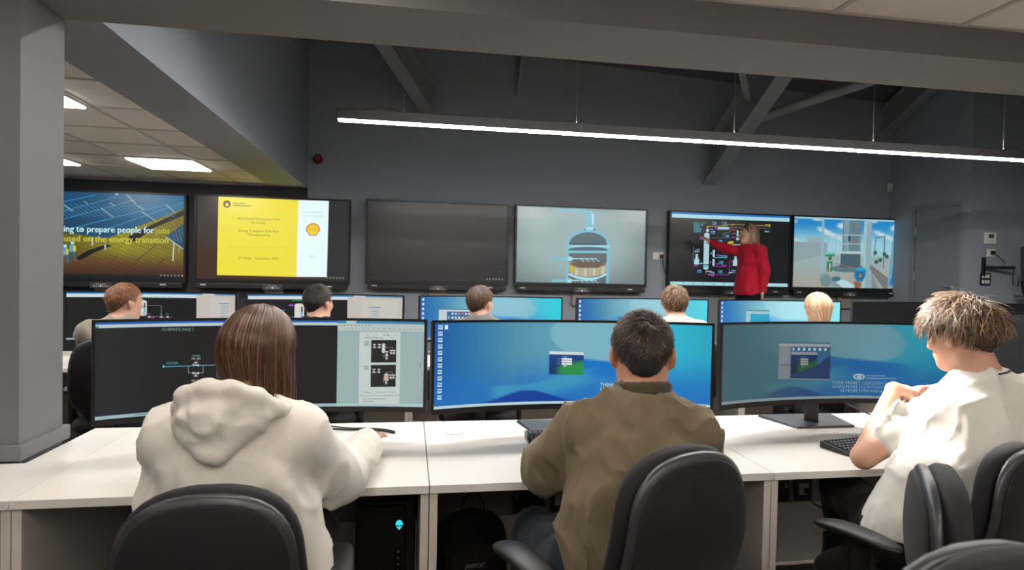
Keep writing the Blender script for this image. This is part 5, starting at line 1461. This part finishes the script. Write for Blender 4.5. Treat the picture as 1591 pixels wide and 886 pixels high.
def short_hair(parent, J, Hm, origin, n, length, base, var, rs, crown=(0.0, -0.55, 0.83), lift=0.3, width=0.0022, segs=5, size=1.0, messy=0.25, off=0.006, swirl=0.35, light=None, lf=0.0, ok=hairline, fade=None, cap=True, mname='hair_dark', gravity=0.2, fwd=0.0, capgrow=0.005, caph=0.008, nape=0.028):
    c0 = J['head']+Hm@(SK_C*size); r = SK_R*size
    d = scalp_roots(n, rs, ok); n = len(d); cr = nrm(crown)
    p = d*(r+0.001)
    nf = np.clip((-d[:, 2]-0.2)/0.6, 0, 1)*np.clip((-d[:, 1]-0.15)/0.4, 0, 1); p[:, 2] -= nape*nf; p[:, 1] += nape*0.35*nf
    L = length*(0.7+0.6*rs.rand(n))
    if fade is not None: L *= fade(d)
    jit = rs.randn(n, 3)*messy; paths = [p.copy()]; nor = []
    for j in range(segs):
        u = p/r; u /= np.linalg.norm(u, axis=1, keepdims=True); nn = u/r; nn /= np.linalg.norm(nn, axis=1, keepdims=True); nor.append(nn)
        away = u-cr; away -= nn*(away*nn).sum(1, keepdims=True); away /= np.linalg.norm(away, axis=1, keepdims=True)+1e-6
        sw = np.cross(nn, away)
        g = np.array([0, 0, -1.0])[None]*gravity+np.array([0, 1.0, 0])[None]*fwd
        v = away+sw*swirl*np.exp(-((u-cr)**2).sum(1, keepdims=True)*2)+jit+g; v -= nn*(v*nn).sum(1, keepdims=True); v /= np.linalg.norm(v, axis=1, keepdims=True)+1e-6
        v = v+nn*lift*(1.0-0.55*j/segs)*(0.4+1.2*rs.rand(n, 1)); v /= np.linalg.norm(v, axis=1, keepdims=True)
        p = p+v*(L/segs)[:, None]
        k0 = np.linalg.norm(p/(r+off*0.4), axis=1); p = np.where((k0 < 1)[:, None], p/np.maximum(k0, 1e-6)[:, None], p)
        paths.append(p.copy())
    nor.append(nor[-1]); P = np.stack(paths, 1); N = np.stack(nor, 1)
    P = c0+P@Hm.T; N = N@Hm.T
    m = hair_mat(mname)
    cols = hair_cols(n, base, var, rs, light, lf)
    if cap:
        s = Sdf(0.02).ell(c0, r+capgrow, Hm).ell(c0+Hm@(V3(0, -0.040, -0.055)*size), V3(0.052, 0.046, 0.030+nape)*size, Hm)
        s.cut(c0+Hm@(V3(0, 0.055, 0.028)*size), Hm@V3(0, 1, -0.75)); s.cut(c0+Hm@(V3(0, -0.02, -0.032)*size), Hm@V3(0, 1.25, -1)); 
        ho = sdf_obj('hair', s, caph, mat(mname+'_cap', tuple(x*0.55 for x in lin(base)), 0.6, var=0.2, vscale=80, bump=0.3, bscale=300), parent, origin)
        return ribbons('hair_strands', P, np.full(n, width)*(0.7+0.6*rs.rand(n)), cols, ho, origin, m, N)
    return ribbons('hair', P, np.full(n, width)*(0.7+0.6*rs.rand(n)), cols, parent, origin, m, N)

def long_hair(parent, J, Hm, origin, n, base, var, rs, drop, azmax=2.3, width=0.003, thick=0.02, size=1.0, light=None, lf=0.0, mname='hair_long', inward=0.15, grow=V3(0.014, 0.014, 0.014), sway=V3(0, 0, 0), part=(0.0, 0.02), gather=None):
    """drop(az) = how far the strands hang below the ear line; az measured from the back, + to the right"""
    c0 = J['head']+Hm@(SK_C*size); r = (SK_R+grow)*size
    az = (rs.rand(n)*2-1)*azmax; o = 1+rs.rand(n)**2*thick/0.09
    th0 = 0.02+1.0*rs.rand(n)**1.3; th1 = 1.65+0.1*rs.rand(n)
    nA, nB = 7, 9; pts = []; nor = []
    for j in range(nA):
        th = th0+(th1-th0)*j/(nA-1)
        d = np.stack([np.sin(az)*np.sin(th), -np.cos(az)*np.sin(th), np.cos(th)], 1)
        p = d*r*o[:, None]; p[:, 0] += part[0]*np.cos(th); p[:, 1] += part[1]*np.maximum(0, np.cos(th)); pts.append(p); nor.append(d/np.linalg.norm(d, axis=1, keepdims=True))
    L = drop(az)*(0.88+0.18*rs.rand(n)); down = Hm.T@V3(0, 0, -1); side = np.stack([np.sin(az), -np.cos(az), np.zeros(n)], 1)
    p0 = pts[-1]; wob = rs.randn(n, 3)*0.006
    for j in range(1, nB+1):
        q = j/nB
        p = p0+down*(L*q)[:, None]-side*(inward*0.09*q*q)*size+wob*q+sway*q*q
        if gather is not None:
            g = gather[0]; p = p*(1-gather[1]*q**0.8)+(np.array(g)+down*(L*q)[:, None])*(gather[1]*q**0.8)
        pts.append(p); nor.append(side)
    P = c0+np.stack(pts, 1)@Hm.T; N = np.stack(nor, 1)@Hm.T
    s = Sdf(0.02).ell(c0, SK_R*size+grow*0.75, Hm); s.cut(c0+Hm@(V3(0, 0.062, 0.03)*size), Hm@V3(0, 1, -0.55)); s.cut(c0+Hm@V3(0, 0, -0.09)*size, Hm@V3(0, 0, -1))
    ho = sdf_obj('hair', s, 0.010, mat(mname+'_cap', tuple(x*0.5 for x in lin(base)), 0.6, var=0.2, vscale=80), parent, origin)
    return ribbons('hair_strands', P, np.full(n, width)*(0.7+0.6*rs.rand(n)), hair_cols(n, base, var, rs, light, lf), ho, origin, hair_mat(mname, 0.38), N)

def trousers(t, J, o, h, m, inf=0.014, waist=0.70, hem=None, name='trousers'):
    s = Sdf(0.03); R = J['R']
    s.ecap(J['pelvis']-V3(0, 0, 0.02), J['pelvis']+(J['belly']-J['pelvis'])*0.6, 0.146+inf, 0.138+inf, R, 0.74, 0.03)
    for n in 'LR':
        e = J['an'+n]+(J['kn'+n]-J['an'+n])*0.10; kn = J['kn'+n]
        s.cone(J['hip'+n], kn, 0.088+inf, 0.064+inf, 0.05); s.cone(kn, e, 0.062+inf, 0.042+inf, 0.04)
    s.noise = [(0.006, (14, 14, 9), 3.3), (0.003, (34, 30, 18), 7.1)]
    s.cut((0, 0, waist), (0, 0, 1))
    return sdf_obj(name, s, h, m, t, o)

def sweater(t, J, o, h, m, inf=0.02, hem=0.56, name='sweatshirt', noise=None, k=1.0, extra=None, sleeve=1.0, cuff=0.03, short=False, fem=False, fold=1.0):
    s = Sdf(0.035); limbs(s, J, inf, arms=False, legs=False, k=k, fem=fem)
    s.ecap(J['pelvis']-V3(0, 0, 0.06), J['belly'], 0.160*k+inf, 0.140*k+inf, J['R'], 0.76, 0.02)
    for n in 'LR':
        sh, el, wr = J['sh'+n], J['el'+n], J['wr'+n]
        if short:
            s.cone(sh, sh+(el-sh)*sleeve, 0.056+inf, 0.064+inf, 0.025)
        else:
            s.cone(sh, el, 0.054+inf, 0.048+inf, 0.03); e = wr-(wr-el)/np.linalg.norm(wr-el)*cuff
            s.cone(el, e, 0.049+inf, 0.033+inf*0.8, 0.015)
    # neckband
    nb = J['neck']+V3(0, 0, 0.012)
    s.ell(nb, V3(0.072, 0.072, 0.024), None, 0.025)
    s.noise = noise if noise is not None else [(0.005, (11, 11, 7), 1.7)]
    s.folds = [(0.011*fold, (9, 9, 4.5), 1.3), (0.007*fold, (17, 17, 9), 6.4)]
    if extra: extra(s)
    s.cut((0, 0, hem), (0, 0, -1))
    return sdf_obj(name, s, h, m, t, o)

RS = np.random.RandomState
# ================================================================== front row: white hoodie
def student_hoodie():
    J = sit(-0.43, 1.655, -0.02)
    J['chest'] = V3(-0.437, 1.675, 0.885); J['belly'] = V3(-0.43, 1.66, 0.72); J['neck'] = V3(-0.425, 1.70, 1.045); J['head'] = V3(-0.408, 1.765, 1.178); J['hfwd'] = V3(0.06, 0.95, -0.28)
    J['shL'] = V3(-0.588, 1.70, 0.975); J['shR'] = V3(-0.290, 1.70, 0.972)
    J['elR'] = V3(-0.205, 1.86, 0.800); J['wrR'] = V3(-0.145, 2.205, 0.800); J['elL'] = V3(-0.655, 1.88, 0.80); J['wrL'] = V3(-0.50, 2.20, 0.782)
    J['hdR'] = V3(0.30, 1, 0.16); J['hdL'] = V3(0.15, 1, -0.05); J['curlR'] = (0.25, 0.14, 0.14, 0.16, 0.18)
    t, o, Hm = make_person('student in a white hoodie with long straight brown hair, seen from behind', J, 0.0075, SKIN, fem=True)
    hoodm = cloth('white_fleece', '#e2dcd3', 0.02, 0.35, 700)
    def ex(s):
        # bunched sleeve and side folds
        s.cone((-0.235, 1.80, 0.86), (-0.19, 1.90, 0.795), 0.070, 0.068, 0.03); s.cone((-0.19, 1.90, 0.795), (-0.158, 2.09, 0.795), 0.066, 0.052, 0.02); s.cone((-0.165, 2.08, 0.790), (-0.145, 2.18, 0.785), 0.046, 0.043, 0.012)
        s.cone((-0.63, 1.70, 0.80), (-0.61, 1.66, 0.66), 0.06, 0.07, 0.06); s.cone((-0.27, 1.68, 0.78), (-0.26, 1.67, 0.62), 0.055, 0.075, 0.06)
        for a, b, r in (((-0.33, 1.575, 0.90), (-0.27, 1.62, 0.76), 0.012), ((-0.30, 1.60, 0.86), (-0.25, 1.66, 0.70), 0.013), ((-0.24, 1.77, 0.90), (-0.20, 1.84, 0.80), 0.014), ((-0.235, 1.82, 0.755), (-0.19, 1.98, 0.745), 0.016), ((-0.66, 1.75, 0.9), (-0.63, 1.68, 0.78), 0.014), ((-0.52, 1.575, 0.86), (-0.56, 1.585, 0.74), 0.012)):
            s.cone(a, b, r, r, 0.035)
    sw = sweater(t, J, o, 0.0075, hoodm, inf=0.030, hem=0.50, name='hoodie', extra=ex, cuff=0.0, fem=True, fold=0.85)
    s = Sdf(0.022)
    Mt = np.eye(3)
    s.ell((-0.452, 1.598, 1.055), (0.100, 0.050, 0.072), Mt, 0.03)
    s.cone((-0.455, 1.585, 1.03), (-0.462, 1.557, 0.972), 0.055, 0.020, 0.04)
    s.cone((-0.53, 1.60, 1.03), (-0.485, 1.565, 0.975), 0.035, 0.022, 0.03); s.cone((-0.375, 1.60, 1.05), (-0.44, 1.562, 0.972), 0.035, 0.022, 0.03)
    rim = [(-0.585, 1.70, 1.03), (-0.562, 1.645, 1.065), (-0.535, 1.60, 1.108), (-0.48, 1.575, 1.128), (-0.42, 1.574, 1.124), (-0.365, 1.592, 1.100), (-0.325, 1.63, 1.062), (-0.30, 1.70, 1.035)]
    for a, b in zip(rim, rim[1:]): s.cone(a, b, 0.019, 0.019, 0.02)
    for a, b, r in (((-0.535, 1.560, 1.062), (-0.475, 1.546, 1.040), 0.006), ((-0.50, 1.560, 1.015), (-0.44, 1.545, 1.050), 0.006), ((-0.345, 1.602, 1.058), (-0.448, 1.545, 0.968), 0.007), ((-0.41, 1.562, 1.085), (-0.49, 1.553, 1.070), 0.006)):
        s.cone(a, b, r, r, 0.03)
    s.folds = [(0.005, (11, 11, 16), 2.2), (0.003, (30, 30, 24), 4.4)]
    s.noise = [(0.003, (22, 22, 22), 2.1)]
    sdf_obj('hood', s, 0.006, hoodm, sw, o)
    trousers(t, J, o, 0.012, cloth('black_leggings', '#1a1a1c'))
    long_hair(t, J, Hm, o, 5200, '#4d3222', 0.24, RS(11), lambda az: 0.085+0.125*np.clip((az-0.15)/0.7, 0, 1), azmax=2.35, width=0.0026, thick=0.012, mname='hair_brown', light='#75503a', lf=0.20, sway=V3(0.012, -0.012, 0), inward=0.25, part=(0.006, 0.015))
student_hoodie()

# ================================================================== olive sweatshirt
def student_olive():
    J = sit(0.59, 1.68, 0.12)
    J['R'] = nrm(V3(0.95, -0.12, 0))
    J['belly'] = V3(0.605, 1.68, 0.74); J['chest'] = V3(0.655, 1.70, 0.885); J['neck'] = V3(0.690, 1.715, 1.052); J['head'] = V3(0.697, 1.76, 1.180); J['hfwd'] = V3(0.26, 0.95, -0.16)
    J['shL'] = V3(0.520, 1.745, 0.972); J['shR'] = V3(0.838, 1.69, 0.960); J['elL'] = V3(0.450, 1.89, 0.800); J['wrL'] = V3(0.56, 2.24, 0.785); J['elR'] = V3(0.95, 1.88, 0.80); J['wrR'] = V3(0.84, 2.22, 0.785)
    J['hdL'] = V3(0.2, 1, -0.05); J['hdR'] = V3(-0.15, 1, -0.05)
    J['hipL'] = V3(0.50, 1.72, 0.56); J['knL'] = V3(0.452, 2.08, 0.515); J['anL'] = V3(0.47, 2.16, 0.10); J['toL'] = V3(0.46, 2.31, 0.04)
    J['hipR'] = V3(0.68, 1.72, 0.56); J['knR'] = V3(0.74, 2.12, 0.53); J['anR'] = V3(0.74, 2.2, 0.10); J['toR'] = V3(0.74, 2.35, 0.04)
    t, o, Hm = make_person('student in an olive sweatshirt with short dark hair, seen from behind', J, 0.0075, SKIN2, hsize=1.02)
    m = cloth('olive_fleece', '#756a55', 0.05, 0.4, 700)
    def ex(s):
        s.cone((0.47, 1.82, 0.90), (0.435, 1.90, 0.80), 0.066, 0.064, 0.05)
        for a, b, r in (((0.53, 1.66, 0.92), (0.565, 1.60, 0.74), 0.012), ((0.56, 1.625, 0.86), (0.60, 1.575, 0.68), 0.012), ((0.45, 1.80, 0.92), (0.43, 1.84, 0.82), 0.012), ((0.50, 1.72, 0.87), (0.47, 1.80, 0.79), 0.014), ((0.60, 1.60, 0.95), (0.63, 1.575, 0.82), 0.010), ((0.575, 1.58, 0.66), (0.545, 1.60, 0.58), 0.014)):
            s.cone(a, b, r, r, 0.035)
        s.cone((0.58, 1.68, 0.78), (0.58, 1.66, 0.62), 0.10, 0.11, 0.04)
    sw = sweater(t, J, o, 0.0075, m, inf=0.020, hem=0.50, extra=ex, cuff=0.02, fold=1.5)
    # ribbed collar
    cs = Sdf(0.006)
    for k in range(16):
        a, b = 2*math.pi*k/16, 2*math.pi*(k+1)/16
        f = lambda q: J['neck']+V3(0.068*math.cos(q), 0.066*math.sin(q)+0.004, 0.042-0.012*math.sin(q))
        cs.cone(f(a)-V3(0, 0, 0.0), f(b), 0.012, 0.012, 0.006); cs.cone(f(a)*0.97+J['neck']*0.03-V3(0, 0, 0.016), f(b)-V3(0, 0, 0.016), 0.013, 0.013, 0.008)
    sdf_obj('collar', cs, 0.005, cloth('olive_rib', '#4f4838', 0.05), sw, o)
    trousers(t, J, o, 0.011, cloth('dark_denim', '#272e37', 0.12))
    short_hair(t, J, Hm, o, 8000, 0.034, '#2e231b', 0.45, RS(5), crown=(0.22, -0.72, 0.62), lift=0.55, width=0.0020, messy=0.34, light='#66503c', lf=0.22, size=1.02, swirl=0.9, fade=lambda d: 0.45+0.65*np.clip((d[:, 2]+0.35)/0.8, 0, 1), mname='hair_dark_brown', capgrow=0.004, caph=0.006)
student_olive()

# ================================================================== white t-shirt
def student_tshirt():
    J = sit(1.70, 1.79, 0.05)
    J['R'] = nrm(V3(0.95, -0.18, 0)); J['F'] = nrm(V3(0.18, 0.95, 0))
    J['belly'] = V3(1.75, 1.77, 0.74); J['chest'] = V3(1.90, 1.785, 0.905); J['neck'] = V3(1.968, 1.82, 1.075); J['head'] = V3(1.935, 1.88, 1.232); J['hfwd'] = V3(-0.20, 0.95, -0.20)
    J['shL'] = V3(1.850, 1.85, 0.985); J['shR'] = V3(2.13, 1.77, 1.035); J['elL'] = V3(1.618, 1.95, 0.785); J['wrL'] = V3(1.845, 2.075, 1.005); J['elR'] = V3(2.27, 1.98, 0.785); J['wrR'] = V3(2.09, 2.13, 0.985)
    J['hdL'] = V3(0.95, 0.25, -0.10); J['hnL'] = V3(0.05, 0.25, -1); J['curlL'] = (0.5, 0.75, 0.8, 0.85, 0.9); J['thumbL'] = 0.5
    J['hdR'] = V3(-0.95, 0.10, 0.02); J['hnR'] = V3(-0.1, -0.4, -0.9); J['curlR'] = (0.5, 0.65, 0.7, 0.75, 0.8); J['thumbR'] = 0.5
    J['hipL'] = V3(1.64, 1.80, 0.565); J['knL'] = V3(1.735, 2.20, 0.575); J['anL'] = V3(1.765, 2.27, 0.13); J['toL'] = V3(1.76, 2.42, 0.045)
    J['hipR'] = V3(1.80, 1.78, 0.565); J['knR'] = V3(1.98, 2.18, 0.575); J['anR'] = V3(2.0, 2.25, 0.10); J['toR'] = V3(2.02, 2.40, 0.04)
    t, o, Hm = make_person('student in a white t-shirt with tousled fair brown hair, hands clasped', J, 0.0065, SKIN, hsize=1.04)
    m = cloth('white_jersey', '#e4e0d8', 0.02, 0.3, 900)
    def ex(s):
        for a, b, r in (((1.76, 1.79, 0.96), (1.80, 1.73, 0.80), 0.012), ((1.76, 1.78, 0.90), (1.86, 1.70, 0.84), 0.010), ((1.70, 1.90, 0.99), (1.66, 1.92, 0.90), 0.012), ((1.78, 1.72, 0.80), (1.92, 1.67, 0.84), 0.012), ((1.72, 1.72, 0.74), (1.86, 1.66, 0.77), 0.012), ((1.66, 1.74, 0.68), (1.78, 1.66, 0.69), 0.014)):
            s.cone(a, b, r, r, 0.03)
        s.cone((1.74, 1.76, 0.72), (1.72, 1.77, 0.62), 0.132, 0.158, 0.04)
    sw = sweater(t, J, o, 0.0075, m, inf=0.015, hem=0.575, name='t_shirt', extra=ex, short=True, sleeve=0.58, fold=0.9)
    cs = Sdf(0.004)
    for k in range(18):
        a, b = 2*math.pi*k/18, 2*math.pi*(k+1)/18
        f = lambda q: J['neck']+V3(0.071*math.cos(q), 0.071*math.sin(q), 0.030+0.012*math.cos(q)-0.012*math.sin(q))
        cs.cone(f(a), f(b), 0.0028, 0.0028, 0.003)
    sdf_obj('neck_cord', cs, 0.0022, mat('black_cord', '#141212', 0.6), t, o, smooth_iter=0)
    trousers(t, J, o, 0.010, cloth('black_jersey', '#19191b', 0.08), waist=0.70, inf=0.008)
    for n in 'LR':
        s = Sdf(0.01).cone(J['an'+n]-V3(0, 0, 0.02), J['an'+n]+(J['kn'+n]-J['an'+n])*0.32, 0.040, 0.047); sdf_obj('sock', s, 0.008, cloth('white_sock', '#d9d7d2', 0.03, 0.5, 300), t, o)
    short_hair(t, J, Hm, o, 6500, 0.088, '#54402f', 0.38, RS(21), crown=(0.25, -0.55, 0.80), lift=0.55, width=0.0022, segs=7, messy=0.50, light='#a98a6b', lf=0.32, size=1.04, swirl=0.4, mname='hair_fair_brown', off=0.012, gravity=0.45, fade=lambda d: 0.48+0.62*np.clip((d[:, 2]+0.25)/0.75, 0, 1)-0.34*(np.abs(d[:, 0]) > 0.5)*(d[:, 1] > -0.5)*(d[:, 2] < 0.35), capgrow=0.010, caph=0.007)
student_tshirt()

# ================================================================== back row
def back_student(x, yaw, hf, label, topm, hairfn, dz=0.0, side=0.0, fem=False, y=4.10, short=True, head_dx=0.0):
    J = sit(x, y, yaw, dz, 0.08, side); J['hfwd'] = V3(*hf); J['head'][0] += head_dx
    t, o, Hm = make_person(label, J, 0.014, SKIN, fem=fem, shoes=True)
    sweater(t, J, o, 0.014, topm, inf=0.016, hem=0.54, name='top', short=False, cuff=0.02, fem=fem)
    trousers(t, J, o, 0.018, cloth('dark_trousers', '#22242a'))
    hairfn(t, J, Hm, o)
fade = lambda a, b: (lambda d: 0.25+0.9*np.clip((d[:, 2]-a)/(b-a), 0, 1))
back_student(-1.80, 0.0, (0.62, 0.78, -0.05), 'far student with cropped ginger-brown hair in a taupe top', cloth('taupe_knit', '#8b8378'),
             lambda t, J, H, o: short_hair(t, J, H, o, 3000, 0.034, '#7a4c33', 0.22, RS(31), lift=0.3, width=0.0036, segs=4, messy=0.2, light='#a8704c', lf=0.3, mname='hair_ginger', fade=fade(-0.5, 0.3), capgrow=0.008, caph=0.010), dz=-0.012)
back_student(-0.60, 0.0, (0.55, 0.82, -0.05), 'far student with black hair faded at the neck', cloth('black_knit', '#1d1d20'),
             lambda t, J, H, o: short_hair(t, J, H, o, 3000, 0.034, '#2a211c', 0.25, RS(32), lift=0.45, width=0.0034, segs=4, messy=0.35, mname='hair_black', ok=lambda d: hairline(d) & (d[:, 2] > -0.25), capgrow=0.007, caph=0.010), dz=0.0)
back_student(0.485, -0.05, (0.68, 0.73, -0.05), 'far student in a dark grey top with brown hair, looking right', cloth('grey_marl', '#6c6a68'),
             lambda t, J, H, o: short_hair(t, J, H, o, 3000, 0.040, '#4a3424', 0.25, RS(33), lift=0.3, width=0.0036, segs=4, messy=0.25, light='#7d5a3e', lf=0.25, mname='hair_brown_back', capgrow=0.010, caph=0.010), dz=0.012, side=0.0)
back_student(1.945, 0.0, (0.20, 0.97, -0.08), 'far student with tousled brown hair in a pale grey top', cloth('pale_grey_knit', '#b9b4ac'),
             lambda t, J, H, o: short_hair(t, J, H, o, 3000, 0.050, '#5c412d', 0.28, RS(34), lift=0.6, width=0.0036, segs=5, messy=0.5, light='#94714f', lf=0.3, mname='hair_tousled', capgrow=0.010, caph=0.010), dz=0.028)
back_student(3.125, 0.0, (0.12, 0.97, -0.1), 'far student with blonde hair tied back in a ponytail', cloth('dark_green_knit', '#33403a'),
             lambda t, J, H, o: long_hair(t, J, H, o, 1500, '#b98a6a', 0.18, RS(35), lambda az: 0.17+0*az, azmax=2.2, width=0.005, thick=0.008, mname='hair_blonde', light='#dcc0a0', lf=0.4, gather=(V3(0, -0.105, 0.01), 0.6)), dz=-0.008, fem=True)

# ================================================================== teacher
def teacher():
    J = stand(4.10, 6.93, 1.80, 0.38, 1.68)
    J['hfwd'] = V3(-0.96, 0.12, 0.02)
    J['head'] = J['head']+V3(0.0, 0.0, 0.0)
    J['shR'] = J['shR']+V3(-0.02, 0, 0.0)
    J['elR'] = V3(3.90, 7.10, 1.765); J['wrR'] = V3(3.735, 7.20, 1.850); J['hdR'] = V3(-0.72, 0.25, 0.55); J['hnR'] = V3(-0.4, 0.8, -0.5); J['curlR'] = (0.1, 0.05, 0.1, 0.15, 0.2); J['thumbR'] = 0.1
    J['elL'] = V3(4.185, 6.74, 1.50); J['wrL'] = V3(4.16, 6.73, 1.26); J['hdL'] = V3(-0.05, 0, -1); J['hnL'] = V3(-1, 0.3, 0); 
    t, o, Hm = make_person('teacher in a red jacket pointing at the process diagram screen', J, 0.009, SKIN, fem=True, origin=(4.10, 6.93, 0.38))
    red = cloth('red_wool', '#a5162c', 0.05, 0.3, 600)
    def ex(s):
        s.ecap(J['belly'], J['pelvis']-V3(0, 0, 0.05), 0.130, 0.186, J['R'], 0.82, 0.03)
        for n in (-1, 1): s.cone(J['neck']+J['R']*n*0.05+V3(0, 0, 0.0), J['neck']+J['R']*n*0.075+J['F']*0.075-V3(0, 0, 0.06), 0.02, 0.016, 0.01)
    jk = sweater(t, J, o, 0.010, red, inf=0.014, hem=1.205, name='jacket', extra=ex, cuff=0.015, fem=True)
    for q in range(4):
        c = J['chest']*(1-q/3)+J['belly']*(q/3)+J['F']*(0.135-0.015*q)+V3(0, 0, 0.04)
        sdf_obj('button', Sdf(0.002).ell(c, (0.010, 0.010, 0.010)), 0.006, mat('dark_button', '#2a0d10', 0.3), jk, o)
    trousers(t, J, o, 0.016, cloth('black_trousers', '#141416'), waist=1.25)
    long_hair(t, J, Hm, o, 2600, '#7a5f48', 0.20, RS(41), lambda az: 0.20+0.03*np.cos(az), azmax=1.9, width=0.0042, thick=0.012, mname='hair_teacher', light='#b39a7d', lf=0.35, inward=0.4, grow=V3(0.010, 0.012, 0.012), sway=V3(0, -0.03, 0))
teacher()
